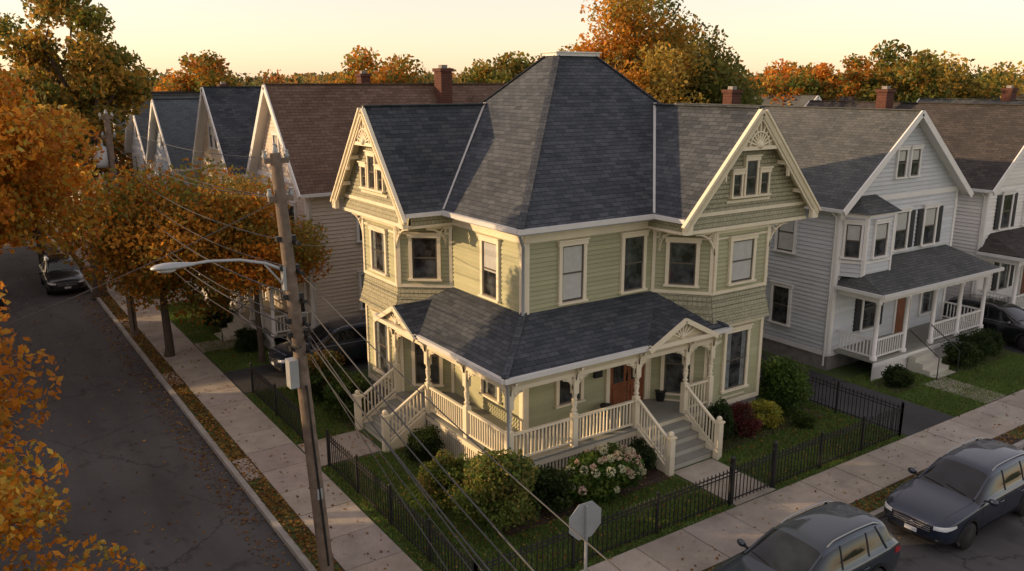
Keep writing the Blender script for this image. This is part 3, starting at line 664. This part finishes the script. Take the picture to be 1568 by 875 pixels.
def scatter(n,rects,excl=()):
    ar=np.array([(b[2]-b[0])*(b[3]-b[1]) for b in rects]); k=rng.choice(len(rects),size=n,p=ar/ar.sum()); R=np.array(rects)[k]
    p=np.stack([R[:,0]+rng.rand(n)*(R[:,2]-R[:,0]),R[:,1]+rng.rand(n)*(R[:,3]-R[:,1])],1)
    m=np.ones(n,bool)
    for e in excl: m&=~((p[:,0]>e[0])&(p[:,0]<e[2])&(p[:,1]>e[1])&(p[:,1]<e[3]))
    return p[m]
EX=[(3,-5.2,4.8,-1),(-5,2.9,-1,4.9),(-2.6,-3.1,2.9,-1.57)]
p=scatter(230000,[(-4.95,-5.15,10.8,-1.6),(-4.95,-1.6,-1.6,9.8),(10.0,-1.6,10.8,9.8),(13.7,-5.15,22,-1),(-4.9,12.7,-1,24)],EX)
n=len(p); a=rng.rand(n)*6.28; w=.01+.01*rng.rand(n); h=.03+.05*rng.rand(n); z=np.zeros(n)
dx=np.cos(a)*w;dy=np.sin(a)*w; lx=rng.normal(size=n)*.025;ly=rng.normal(size=n)*.025
V=np.stack([np.stack([p[:,0]-dx,p[:,1]-dy,z],1),np.stack([p[:,0]+dx,p[:,1]+dy,z],1),np.stack([p[:,0]+lx+dx*.2,p[:,1]+ly+dy*.2,h],1),np.stack([p[:,0]+lx-dx*.2,p[:,1]+ly-dy*.2,h],1)],1)
gp=np.array([(.12,.21,.04),(.16,.24,.05),(.21,.24,.065),(.10,.18,.035)])
pt=.7+.35*np.sin(p[:,0]*1.3+np.sin(p[:,1]*1.7)*1.5)*np.sin(p[:,1]*1.1)
quads_obj('grass',V,gp[rng.randint(4,size=n)]*(.7+.6*rng.rand(n))[:,None]*(.75+.3*pt)[:,None],GRBL)
def leaves_on(n,rects,z,ls,excl=()):
    p=scatter(n,rects,excl); nn=len(p); pos=np.stack([p[:,0],p[:,1],np.full(nn,z)+rng.rand(nn)*.03],1); return leafquads(rng,pos,ls,.25,.75)
A_=[leaves_on(9000,[(-6.94,-4.5,-6.46,60)],.02,.045),leaves_on(2600,[(-7.9,-7,-7.1,60)],-.12,.04),leaves_on(800,[(-13,-8,-7.2,40)],-.125,.045),
    leaves_on(500,[(-6.45,-5,-5,60)],.04,.04),leaves_on(2600,[(-4.95,-5.1,10.8,-1.6),(-4.95,-1.6,-1.6,10)],.05,.035,[(3,-5.2,4.8,-1)]),leaves_on(3400,[(-6.4,KY+.16,24,-6.76)],.02,.04),
    leaves_on(800,[(-6,KY-.9,30,KY)],-.125,.035),leaves_on(350,[(-6,-6.7,30,-5.2)],.04,.035),leaves_on(1500,[(-4.9,12.7,-1.2,40)],.03,.05),leaves_on(700,[(-14,-8,-13.3,40)],.02,.05)]
V=np.concatenate(A_); lp=np.array([(.34,.15,.03),(.44,.24,.05),(.24,.12,.045),(.48,.31,.09),(.18,.09,.035)])
quads_obj('fallen_leaves',V,lp[rng.randint(5,size=len(V))]*(.6+.5*rng.rand(len(V)))[:,None],LEAF)
# ------------------------------------------------------------ fence
M=Model('iron_fence',{'pickets':DARK,'rails':DARK,'posts':DARK,'gate':DARK})
def fence(a,b,h=.92,gate=False):
    a=Vector((*a,0));b=Vector((*b,0));L=(b-a).length;n=int(L/.14)
    pt='gate' if gate else 'pickets'
    for i in range(n+1):
        q=a.lerp(b,i/n); M.box(pt,(q.x-.010,q.y-.010,.06),(q.x+.010,q.y+.010,h+.06))
        M.mesh(pt,[(q.x-.018,q.y-.018,h+.06),(q.x+.018,q.y-.018,h+.06),(q.x+.018,q.y+.018,h+.06),(q.x-.018,q.y+.018,h+.06),(q.x,q.y,h+.14)],[(0,1,4),(1,2,4),(2,3,4),(3,0,4)])
    for z in (.14,h-.08,h+.02): M.beam('rails',a+Vector((0,0,z)),b+Vector((0,0,z)),.03,.025)
    m=max(1,round(L/2.2))
    for i in range(m+1):
        q=a.lerp(b,i/m); M.box('posts',(q.x-.03,q.y-.03,0),(q.x+.03,q.y+.03,h+.14)); M.ball('posts',(q.x,q.y,h+.18),.045,6,4)
FY=-5.0
fence((-4.7,FY),(3.0,FY)); fence((3.1,FY),(4.65,FY),.95,True); fence((4.75,FY),(10.7,FY)); fence((-4.7,FY),(-4.7,2.95)); fence((-4.7,4.9),(-4.7,9.9)); fence((10.7,FY),(10.7,-.5))
for x in (3.05,4.7): M.box('posts',(x-.05,FY-.05,0),(x+.05,FY+.05,1.25)); M.ball('posts',(x,FY,1.3),.07,8,5)
M.build()
# ------------------------------------------------------------ poles, lamp, wires
def pole(x,y,tx,ty,h,xf=False):
    M=Model('utility_pole',{'pole':POLE,'hardware':DARK,'transformer':GREYM,'box':GREYM,'crossarm':POLE})
    f=lambda z:(x+(tx-x)*z/h,y+(ty-y)*z/h,z)
    M.tube('pole',[f(-.1),f(2),f(5),f(8),f(h)],[.165,.155,.14,.125,.11],12)
    for z in (h-.15,h-.9): 
        p=f(z); M.box('crossarm',(p[0]-.25,p[1]-.05,z-.05),(p[0]+.25,p[1]+.05,z+.05)); M.lathe('transformer',p[0]-.22,p[1],[(.04,z+.05),(.06,z+.1),(.03,z+.16),(.05,z+.2)],8); M.lathe('transformer',p[0]+.22,p[1],[(.04,z+.05),(.06,z+.1),(.03,z+.16),(.05,z+.2)],8)
    M.lathe('transformer',f(h)[0],f(h)[1],[(.05,h),(.07,h+.06),(.03,h+.14),(.05,h+.18)],8)
    for z in (7.6,7.0,6.4,5.9,5.6,5.3):
        p=f(z); M.box('hardware',(p[0]-.2,p[1]-.07,z-.05),(p[0]+.2,p[1]+.07,z+.05)); M.tube('hardware',[(p[0]+.16,p[1]-.3,z-.08),(p[0]+.16,p[1]+.3,z-.1)],.045,6)
    for z,dx in ((5.75,.35),(5.45,-.3)):
        p=f(z); M.tube('hardware',[(p[0]+dx*.4,p[1]-.45,z),(p[0]+dx*.4,p[1]-.1,z-.12),(p[0]+dx*.4,p[1]+.3,z)],.03,6)
    p=f(4.9); M.box('box',(p[0]-.32,p[1]-.2,4.5),(p[0]-.13,p[1]+.05,5.1)); M.tube('hardware',[(f(4.5)[0],f(4.5)[1]-.16,4.5),(f(.3)[0],f(.3)[1]-.18,.3)],.025,6)
    p=f(2); M.box('box',(p[0]-.06,p[1]-.18,1.9),(p[0]+.06,p[1]-.15,2.15))
    if xf:
        z=h-1.7; p=f(z); M.lathe('transformer',p[0]-.38,p[1],[(.05,z-.42),(.24,z-.42),(.25,z-.3),(.25,z+.35),(.2,z+.42),(.05,z+.46)],16)
        M.lathe('transformer',p[0]-.3,p[1],[(.04,z+.45),(.06,z+.5),(.03,z+.6),(.05,z+.66)],8); M.box('hardware',(p[0]-.2,p[1]-.05,z-.1),(p[0]-.08,p[1]+.05,z+.1))
    M.build(); return f
P1=pole(-6.8,-2.1,-7.25,-1.8,9.3); P2=pole(-6.8,19.5,-6.95,19.5,9.4,True); P3=pole(-6.6,41,-6.5,41,9.4); P4=pole(-6.6,63,-6.6,63,9.2); P0=pole(-9.6,-31,-9.6,-31,8.3)
M=Model('street_lamp',{'arm':GREYM,'lamp_head':GREYM,'lens':BLIND})
bx,by,bz=P1(6.95)
M.tube('arm',[(bx-.1,by,bz),(bx-.5,by-.02,bz+.2),(bx-1.0,by-.05,bz+.33),(bx-1.6,by-.08,bz+.38),(bx-2.0,by-.1,bz+.36)],[.035,.033,.03,.03,.03],8)
M.tube('arm',[(bx-.1,by,bz-.35),(bx-.5,by-.02,bz+.17)],.02,6); M.box('arm',(bx-.16,by-.08,bz-.4),(bx-.1,by+.08,bz+.1))
hx=[(-1.85,.05,.04),(-2.0,.08,.06),(-2.2,.13,.085),(-2.4,.15,.09),(-2.55,.12,.07),(-2.64,.05,.03)]
vs=[];n=12
for o,ry,rz in hx:
    for k in range(n):
        t=2*math.pi*k/n; zz=math.sin(t); vs.append((bx+o,by-.12+ry*math.cos(t),bz+.36+rz*zz*(1 if zz>0 else .5)))
M.mesh('lamp_head',vs,[(i*n+k,i*n+(k+1)%n,(i+1)*n+(k+1)%n,(i+1)*n+k) for i in range(len(hx)-1) for k in range(n)]+[tuple(range(n)),tuple(range(5*n,6*n))],smooth=True)
M.ball('lens',(bx-2.36,by-.12,bz+.315),(.18,.11,.06)); M.build()
M=Model('overhead_power_lines',{'cables':CABLE})
def wire(a,b,sag,r=.013):
    a=Vector(a);b=Vector(b); M.tube('cables',[a.lerp(b,t)-Vector((0,0,sag*4*t*(1-t))) for t in [i/20 for i in range(21)]],r,5,False)
off=[(0,9.2,.35,.009),(-.22,8.45,.45,.009),(.22,8.4,.45,.009),(.16,7.5,.5,.011),(.17,6.95,.6,.011),(.17,6.35,.6,.017),(.18,5.85,.7,.013),(.17,5.6,.65,.018),(.19,5.25,.75,.011)]
for A,B in ((P1,P2),(P2,P3),(P3,P4)):
    for dx,z,sg,r in off:
        a=A(z);b=B(z); wire((a[0]+dx,a[1],a[2]),(b[0]+dx,b[1],b[2]),sg,r)
for z,z2,dx,sg,r in ((6.35,5.6,.0,.9,.014),(5.85,5.0,.6,.9,.011),(5.7,5.3,-.5,1.0,.011),(5.5,4.4,.3,.8,.015),(5.25,3.6,-.9,.7,.009),(5.1,3.2,.9,.8,.009),(6.9,6.4,.9,.9,.010)):
    a=P1(z); wire((a[0]+.17,a[1],a[2]),(-9.6+dx,-31,z2),sg,r)
a=P1(7.6); wire(a,(-1.35,7.7,6.3),.5,.009); a=P2(7.6); wire(a,(-1.0,19.2,6.5),.4,.009); wire(P2(7.0),(-1.0,13.8,6.5),.5,.009); wire(P2(8.3),(-20.4,18,5.2),.5,.009)
wire(P1(8.4),(-20.4,-1.5,5.0),.6,.009)
M.build()
# stop sign (seen from behind)
M=Model('stop_sign',{'back':GREYM,'face':simple('sign_red',(.5,.02,.02),.4),'post':GREYM})
cx,cy,cz=-3.55,-7.1,2.62; d=Vector((.99,-.05,0)).normalized(); nn=Vector((d.y,-d.x,0)); R=.40
for s,pt in ((.006,'back'),(-.006,'face')):
    M.face(pt,[Vector((cx,cy,cz))+nn*s+d*R*math.cos(math.pi/8+i*math.pi/4)+Vector((0,0,R*math.sin(math.pi/8+i*math.pi/4))) for i in range(8)])
for i in range(8):
    q=[Vector((cx,cy,cz))+d*R*math.cos(math.pi/8+j*math.pi/4)+Vector((0,0,R*math.sin(math.pi/8+j*math.pi/4))) for j in (i,i+1)]
    M.face('back',[q[0]+nn*.006,q[1]+nn*.006,q[1]-nn*.006,q[0]-nn*.006])
q=Vector((cx,cy,0))+nn*.04
M.beam('post',(q.x,q.y,0),(q.x,q.y,2.95),.06,.035,tuple(d)); M.build()
# ------------------------------------------------------------ cars
TYRE=simple('tyre_rubber',(.015,.015,.015),.8,.1); RIM=simple('alloy_rim',(.35,.36,.37),.3,.05,3,metal=.8); CGL=glassmat('car_glass',(.008,.01,.012))
CLAD=simple('black_cladding',(.02,.02,.021),.6,.1); HL=simple('headlight',(.65,.68,.7),.1,.05,3,coat=1); TLM=simple('tail_light',(.35,.01,.01),.15,.05,3,coat=1); PLT=simple('licence_plate',(.65,.66,.68),.4,.05)
def car(x,y,rotz,col,z=-.13,name='parked_car'):
    PA=paint('car_paint',col)
    st=[(-2.37,.50,.36,.64,.68,.45),(-2.33,.72,.27,.70,.76,.60),(-2.2,.84,.22,.77,.86,.70),(-1.9,.90,.20,.86,.95,.74),(-1.45,.92,.20,.92,1.01,.76),(-1.02,.92,.20,.96,1.06,.74),
        (-.62,.92,.20,.97,1.32,.66),(-.2,.92,.20,.98,1.545,.60),(.0,.92,.20,.98,1.59,.60),(.75,.92,.20,.99,1.62,.60),(1.4,.92,.20,1.0,1.60,.59),(1.92,.91,.20,1.02,1.54,.57),(2.03,.90,.21,1.03,1.48,.57),(2.26,.88,.24,1.0,1.10,.66),(2.34,.85,.3,.90,.98,.66),(2.39,.74,.36,.80,.84,.55)]
    vs=[];fs=[];mi=[]
    for i,(X,w,zb,zs,zt,wt) in enumerate(st):
        gh=zt>1.08
        half=[(0,zb),(w*.84,zb),(w*.97,zb+.12),(w*1.0,zs-.28),(w*.985,zs),(w*.90 if gh else w*.93,zs+.035 if gh else zs+.02),(wt+.05 if gh else w*.85,zt-.07 if gh else zs+.05),(wt*.75,zt-.01),(0,zt+.01)]
        full=half+[(-a,b) for a,b in half[-2:0:-1]]
        for a,b in full: vs.append((X,a,b))
    n=len(full)
    for i in range(len(st)-1):
        for k in range(n):
            fs.append((i*n+k,i*n+(k+1)%n,(i+1)*n+(k+1)%n,(i+1)*n+k)); kk=k if k<8 else 15-k
            m=0
            if kk in (0,1): m=2
            if kk==5 and 5<=i<=11: m=1
            if kk in (6,7) and i in (5,6): m=1
            if kk in (6,7) and i==12: m=1
            mi.append(m)
    fs.append(tuple(range(n))[::-1]); mi.append(0); fs.append(tuple(range((len(st)-1)*n,len(st)*n))); mi.append(0)
    me=bpy.data.meshes.new('b'); me.from_pydata(vs,[],fs); me.update()
    for mm in (PA,CGL,CLAD): me.materials.append(mm)
    me.polygons.foreach_set('material_index',mi)
    o=bpy.data.objects.new('b',me); COL.objects.link(o)
    s=o.modifiers.new('s','SUBSURF'); s.levels=2; s.render_levels=2
    wheels=[(-1.43,1),(-1.43,-1),(1.38,1),(1.38,-1)]
    cuts=[]
    for wx,sd in wheels:
        bpy.ops.mesh.primitive_cylinder_add(vertices=40,radius=.395,depth=.5,location=(wx,sd*.92,.34),rotation=(math.pi/2,0,0)); c=bpy.context.object
        for mm in (PA,CGL,CLAD): c.data.materials.append(mm)
        for pl in c.data.polygons: pl.material_index=2
        b=o.modifiers.new('c','BOOLEAN'); b.object=c; b.operation='DIFFERENCE'; b.solver='EXACT'; cuts.append(c)
    dg=bpy.context.evaluated_depsgraph_get(); nm=bpy.data.meshes.new_from_object(o.evaluated_get(dg))
    bpy.data.objects.remove(o)
    for c in cuts: bpy.data.objects.remove(c)
    nm.polygons.foreach_set('use_smooth',[True]*len(nm.polygons))
    try: nm.set_sharp_from_angle(angle=math.radians(40))
    except Exception as ex: print(ex)
    bvh=BVHTree.FromPolygons([v.co for v in nm.vertices],[tuple(p.vertices) for p in nm.polygons])
    M=Model(name,{'tyres':TYRE,'rims':RIM,'cladding':CLAD,'headlights':HL,'tail_lights':TLM,'grille':CLAD,'plate':PLT,'trim':RIM,'seams':CLAD,'mirrors':PA,'handles':PA,'pillars':PA,'roof_rails':RIM})
    def pr(p,d):
        h=bvh.ray_cast(Vector(p),Vector(d)); return (h[0],h[1]) if h[0] else (None,None)
    def patch(part,P,axis,n=8,m=4,off=.007):
        g=[]
        for i in range(n+1):
            for j in range(m+1):
                u,v=i/n,j/m; a=(P[0][0]*(1-u)+P[1][0]*u)*(1-v)+(P[3][0]*(1-u)+P[2][0]*u)*v; zz=(P[0][1]*(1-u)+P[1][1]*u)*(1-v)+(P[3][1]*(1-u)+P[2][1]*u)*v
                if axis=='f': q,nr=pr((-4,a,zz),(1,0,0)); dv=Vector((-off,0,0))
                elif axis=='r': q,nr=pr((4,a,zz),(-1,0,0)); dv=Vector((off,0,0))
                else: q,nr=pr((a,axis*3,zz),(0,-axis,0)); dv=Vector((0,axis*off,0))
                if q is None: return
                g.append(q+dv)
        M.mesh(part,g,[(i*(m+1)+j,(i+1)*(m+1)+j,(i+1)*(m+1)+j+1,i*(m+1)+j+1) for i in range(n) for j in range(m)],smooth=True)
    for wx,sd in wheels:
        yo=sd*.905; yi=sd*.68
        M.tube('tyres',[(wx,yi,.34),(wx,yi+sd*.02,.34),(wx,yo-sd*.03,.34),(wx,yo,.34),(wx,yo,.34001),(wx,yo-sd*.02,.34)],[.30,.335,.34,.32,.25,.23],28,False)
        M.tube('rims',[(wx,yo-sd*.02,.34),(wx,yo-sd*.022,.34),(wx,yo-sd*.10,.34)],[.24,.225,.2],24,False)
        M.tube('tyres',[(wx,yo-sd*.10,.34),(wx,yo-sd*.11,.34)],[.22,.22],20,True)
        for k in range(5):
            t=2*math.pi*k/5+.3; 
            for dt in (-.13,.13): M.beam('rims',(wx+.05*math.cos(t),yo-sd*.045,.34+.05*math.sin(t)),(wx+.225*math.cos(t+dt),yo-sd*.03,.34+.225*math.sin(t+dt)),.03,.035,(0,1,0))
        M.tube('rims',[(wx,yo-sd*.08,.34),(wx,yo-sd*.025,.34)],[.06,.05],12)
        arc=[]
        for i in range(21):
            t=math.pi*(-.08+1.16*i/20)
            for r in (.39,.455):
                X,Z=wx+r*math.cos(t),.34+r*math.sin(t); q,nr=pr((X,sd*3,max(Z,.24)),(0,-sd,0)); yy=(q.y if q and abs(q.y)>.75 else sd*.9)
                arc.append((X,yy+sd*.012,Z))
        M.mesh('cladding',arc,[(2*i,2*i+1,2*i+3,2*i+2) for i in range(20)],smooth=True)
    for sd in (1,-1):
        patch('headlights',[(sd*.52,.64),(sd*.80,.66),(sd*.83,.77),(sd*.52,.725)],'f')
        patch('headlights',[(-2.22,.67),(-1.98,.72),(-1.98,.78),(-2.24,.76)],sd,4,2)
        patch('tail_lights',[(sd*.6,.86),(sd*.82,.82),(sd*.80,.97),(sd*.6,.96)],'r'); patch('tail_lights',[(2.02,.84),(2.28,.8),(2.26,.94),(2.02,.98)],sd,4,2)
        patch('grille',[(sd*.52,.33),(sd*.74,.34),(sd*.72,.46),(sd*.56,.44)],'f',4,3)
        patch('trim',[(sd*.60,.38),(sd*.66,.38),(sd*.66,.42),(sd*.60,.42)],'f',2,2,.015)
        for X in (-.93,.12,1.08):
            pts=[]
            for i in range(9):
                z_=.34+i*.075; q,_=pr((X+(0.03*(i-4)/4),sd*3,z_),(0,-sd,0))
                if q: pts.append(q)
            if len(pts)>2: M.tube('seams',pts,.006,4,False)
        for X in (-.08,.92):
            q,_=pr((X,sd*3,.87),(0,-sd,0)); M.tube('handles',[q+Vector((-.1,sd*.01,0)),q+Vector((-.07,sd*.035,0)),q+Vector((.07,sd*.035,0)),q+Vector((.1,sd*.01,0))],.014,6)
        patch('cladding',[(-1.0,.25),(.95,.25),(.95,.36),(-1.0,.36)],sd,12,2,.01)
        for X0,X1,r in ((.22,.32,.022),(1.12,1.22,.022),(1.75,1.62,.04)):
            pts=[]
            for i in range(6):
                z_=1.04+i*.085; q,_=pr((X0+(X1-X0)*i/5,sd*3,z_),(0,-sd,0))
                if q: pts.append(q)
            if len(pts)>2: M.tube('pillars' if r>.03 else 'seams',pts,r,6,False)
        pts=[]
        for i in range(8):
            X=-1.0+i*.115; q,_=pr((X,sd*(.70-.013*i),4),(0,0,-1)); 
            if q: pts.append(q)
        M.tube('pillars',pts,.028,6,False)
        pts=[]
        for i in range(14):
            X=-.95+i*.215; q,_=pr((X,sd*3,1.0),(0,-sd,0)); pts.append(q)
        M.tube('trim',pts,.009,5,False)
        M.ball('mirrors',(-.72,sd*1.02,1.06),(.07,.12,.08),10,8); M.beam('seams',(-.72,sd*.84,1.02),(-.72,sd*.98,1.04),.05,.04)
        pts=[]
        for i in range(10):
            X=-.02+i*.2; q,_=pr((X,sd*.575,4),(0,0,-1)); pts.append(q+Vector((0,0,.06 if 0<i<9 else .0)))
        M.tube('roof_rails',pts,.019,6)
    for sd in (1,-1):
        pts=[]
        for i in range(10):
            X=-2.1+i*.12; q,_=pr((X,sd*(.62+.012*i),4),(0,0,-1))
            if q: pts.append(q)
        M.tube('seams',pts,.006,4,False)
    patch('grille',[(-.46,.52),(.46,.52),(.50,.70),(-.50,.70)],'f',10,4); patch('grille',[(-.5,.30),(.5,.30),(.44,.40),(-.44,.40)],'f',10,3)
    for z_ in (.56,.61,.66): 
        pts=[pr((-4,yy*.05,z_),(1,0,0))[0]+Vector((-.012,0,0)) for yy in range(-9,10)]; M.tube('trim',pts,.007 if z_!=.61 else .012,4,False)
    M.ball('trim',pr((-4,0,.61),(1,0,0))[0]+Vector((-.015,0,0)),(.012,.07,.04))
    q=pr((-4,0,.46),(1,0,0))[0]; M.box('plate',(q.x-.03,-.15,.41),(q.x-.01,.15,.51))
    q=pr((4,0,.75),(-1,0,0))[0]; M.box('plate',(q.x+.01,-.15,.70),(q.x+.03,.15,.80))
    for yy in (-.5,.05):
        pts=[pr((-1.0+.02*i,yy+.11*i,4),(0,0,-1))[0]+Vector((0,0,.012)) for i in range(6)]; M.tube('seams',pts,.008,4,False)
    e=M.build((x,y,z),rotz)
    bo=bpy.data.objects.new('body',nm); COL.objects.link(bo); bo.parent=e
car(1.3,-8.45,.0,(.026,.040,.056)); car(7.65,-8.58,.0,(.014,.024,.048)); car(-1.1,11.3,0,(.02,.03,.05),.02); car(26,-8.6,0,(.1,.1,.1))
car(23.5,-1.7,math.pi/2,(.01,.012,.015),.02); car(-12.0,30,math.pi/2,(.02,.022,.025)); car(-12.0,62,math.pi/2,(.3,.3,.3)); car(-8.15,31.8,math.pi/2,(.02,.02,.025)); car(-8.2,52,math.pi/2,(.05,.05,.055))
# ------------------------------------------------------------ vegetation
OR2=[(.62,.24,.03),(.68,.33,.035),(.56,.17,.02),(.66,.42,.07),(.42,.33,.06),(.68,.28,.03)]
tree('maple_tree',-15.4,-3.6,5.1,3.1,3.9,OR2,120000,.062,11,.2,115,sig=.15)
tree('maple_tree',-13.9,5.0,9.3,3.0,3.5,OR2,60000,.075,41,.2,75,sig=.15,lean=(.9,0))
tree('maple_tree',-15.0,22,8.0,4.2,4.3,ORG+YEL+[(.3,.25,.05)],42000,.11,12,.28,90)
tree('maple_tree',-6.2,15.8,5.0,3.3,2.3,[(.52,.26,.04),(.62,.26,.03),(.30,.24,.045),(.52,.18,.02),(.22,.22,.04)],42000,.085,13,.17,80)
tree('maple_tree',-3.4,13.0,4.7,2.3,1.9,[(.62,.25,.025),(.52,.18,.02),(.48,.30,.06),(.28,.24,.05)],24000,.075,14,.12,55)
tree('oak_tree',-6.9,28,11.2,3.9,4.3,OLV+[(.5,.28,.06),(.54,.34,.06)],26000,.12,15,.33,54,sig=.115,fork=1.0,nlimb=8)
tree('maple_tree',-8.6,37,5.6,2.9,3.0,YEL+OLV,16000,.13,16,.2,50)
tree('maple_tree',-5.8,47,6,3.2,3.4,MIX,14000,.16,17,.2,45); tree('maple_tree',-14.5,38,7,4.4,4.4,YEL+MIX,18000,.16,18,.25,55)
tree('maple_tree',-14.5,52,7.5,4.6,4.6,MIX,14000,.2,19,.25,50); tree('maple_tree',-6,64,6.5,4,4,YEL,12000,.2,20,.25,45)
tree('oak_tree',21.3,19.6,9.8,4.2,4.6,[(.55,.23,.03),(.60,.29,.035),(.26,.22,.045),(.4,.27,.05)],32000,.13,21,.3,60)
tree('oak_tree',27.0,21.2,9.9,4.5,4.7,[(.12,.14,.03),(.16,.18,.04),(.28,.24,.05),(.52,.26,.04)],34000,.13,22,.3,60)
for i,(x,y,cz,r,rz,pal) in enumerate([(20,50.5,9,4.8,3.8,MIX),(29.5,44.5,9.4,4.2,3.6,OLV),(54,33,9,4.2,4,ORG+OLV),(69.5,28.8,9.4,6,4.6,OLV+YEL),(68.8,36.5,8.8,4.8,3.8,MIX),(10.5,74,9,5,4.2,MIX),(60,25,8.6,4,3.6,OLV)]):
    tree('oak_tree',x,y,cz,r,rz,pal,13000,.2,60+i,.3,50,sig=.15)
shrub('yew_shrub',-2.8,6.0,.85,1.5,GRN,7000,.045,1); shrub('yew_shrub',-2.9,7.8,1.0,1.8,GRN+[(.2,.1,.03)],8500,.05,2)
shrub('boxwood_shrub',-2.3,1.7,.6,1.15,[(.025,.045,.012),(.04,.065,.015)],8000,.03,3)
shrub('lilac_shrub',-2.6,-2.5,1.1,2.0,[(.13,.18,.035),(.18,.21,.05),(.24,.20,.05),(.09,.14,.03)],12000,.05,4); shrub('lilac_shrub',-3.0,-.9,.8,1.4,[(.10,.15,.03),(.15,.19,.04),(.24,.19,.05)],7500,.045,5)
shrub('rhododendron_shrub',-.95,-2.5,.7,1.05,[(.03,.055,.012),(.05,.08,.02)],6500,.045,6)
shrub('hydrangea_bush',.6,-2.85,1.15,1.4,[(.06,.12,.02),(.09,.16,.025),(.13,.19,.035)],12000,.06,7,ry=.8,fl=52)
shrub('boxwood_shrub',2.3,-2.3,.5,.95,[(.02,.04,.012),(.04,.06,.015)],8000,.028,8)
shrub('arborvitae_shrub',5.5,-2.35,.5,1.6,[(.03,.06,.015),(.045,.08,.02)],8500,.03,9,cone=True)
shrub('barberry_shrub',6.7,-2.2,.65,1.05,[(.14,.035,.035),(.19,.05,.04),(.10,.06,.035)],6500,.035,10); shrub('spirea_shrub',7.8,-2.2,.55,.95,[(.42,.38,.06),(.30,.33,.06)],6000,.035,11)
shrub('lilac_shrub',9.3,-1.6,.9,2.0,[(.07,.13,.025),(.12,.18,.035)],10000,.05,12); shrub('boxwood_shrub',8.8,-2.9,.4,.6,GRN,4000,.03,20)
for i,(x,y,r,h) in enumerate([(14.6,-2.5,.5,.8),(18.6,-2.6,.75,1.1),(19.9,-2.5,.7,1.2),(21.2,-2.4,.6,1.0),(25.6,-2.4,.7,1.2),(31,-2.4,.7,1.1),(-3.4,18.7,.7,1.1),(-3.4,14.6,.6,1.0),(-3.5,26.8,.7,1.1)]): shrub('yew_shrub',x,y,r,h,[(.03,.055,.014),(.05,.075,.02)],5500,.042,30+i)
# distant mass of trees
rng=np.random.RandomState(77); VV=[];CC=[]
fw=np.array([.562,.827]); rt=np.array([.827,-.562]); cam2=np.array([-12.69,-18.09])
spots=[]
for i in range(300):
    d=rng.uniform(75,330); s=rng.uniform(-.72,.95); q=cam2+fw*d+rt*d*s
    if -15<q[0]<-4: continue
    spots.append((q[0],q[1],rng.uniform(3.5,6.5),rng.uniform(7.5,13)))
for i in range(110):
    d=rng.uniform(330,700); s=rng.uniform(-.8,1.0); q=cam2+fw*d+rt*d*s; spots.append((q[0],q[1],rng.uniform(9,16),rng.uniform(11,16)))
spots+=[(12,46,4.2,12.2),(48,47,5,12.4),(73,50,5,13),(36,52,4,12),(85,34,5,12)]
for x,y,r,h in spots:
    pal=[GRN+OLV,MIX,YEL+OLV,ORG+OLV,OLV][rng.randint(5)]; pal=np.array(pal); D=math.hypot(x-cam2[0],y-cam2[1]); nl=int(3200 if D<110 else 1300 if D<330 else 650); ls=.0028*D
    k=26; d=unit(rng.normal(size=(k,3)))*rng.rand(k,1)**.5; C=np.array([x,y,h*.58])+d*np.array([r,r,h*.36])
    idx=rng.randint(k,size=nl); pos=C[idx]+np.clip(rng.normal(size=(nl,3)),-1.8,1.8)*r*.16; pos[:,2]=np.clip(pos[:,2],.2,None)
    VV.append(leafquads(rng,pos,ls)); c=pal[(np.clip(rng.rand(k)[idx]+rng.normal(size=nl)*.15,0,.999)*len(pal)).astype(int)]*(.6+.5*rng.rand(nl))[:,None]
    f=min(D/900,.3); CC.append(c*(1-f)+np.array([.22,.17,.13])*f)  # distance haze mixed into the leaf colour of farther trees
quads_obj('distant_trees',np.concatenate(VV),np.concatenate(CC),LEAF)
# ------------------------------------------------------------ light, sky, camera
sv=Vector((-.86,.51,0)).normalized(); el=math.radians(14.5)
w=bpy.data.worlds.new('World'); scene.world=w; w.use_nodes=True; nt=w.node_tree; bg=nt.nodes['Background']
sk=nt.nodes.new('ShaderNodeTexSky'); sk.sky_type='NISHITA'; sk.sun_disc=False; sk.sun_elevation=el; sk.sun_rotation=math.atan2(sv.x,sv.y)%(2*math.pi)
sk.air_density=1.0; sk.dust_density=.6; sk.ozone_density=1.0
tinted=mixc(nt,1.0,sk.outputs[0],(1.12,.92,.86),'MULTIPLY')
hazy=mixc(nt,1.0,tinted,(2.9,2.25,1.85),'ADD')
nt.links.new(hazy,bg.inputs[0]); bg.inputs[1].default_value=.15
L=bpy.data.lights.new('sun','SUN'); L.energy=5; L.angle=math.radians(.6); L.color=(1,.68,.37)
lo=bpy.data.objects.new('sun',L); COL.objects.link(lo)
dirv=Vector((sv.x*math.cos(el),sv.y*math.cos(el),math.sin(el))); lo.rotation_euler=dirv.to_track_quat('Z','Y').to_euler()
cd=bpy.data.cameras.new('camera'); cd.sensor_width=36; cd.lens=29.32; cd.clip_end=5000; cd.clip_start=.1
co=bpy.data.objects.new('camera',cd); COL.objects.link(co); co.location=(-12.69,-18.09,10.66); co.rotation_euler=(math.radians(76.27),0,math.radians(-34.2)); scene.camera=co
scene.view_settings.view_transform='Standard'; scene.view_settings.look='None'; scene.view_settings.exposure=0
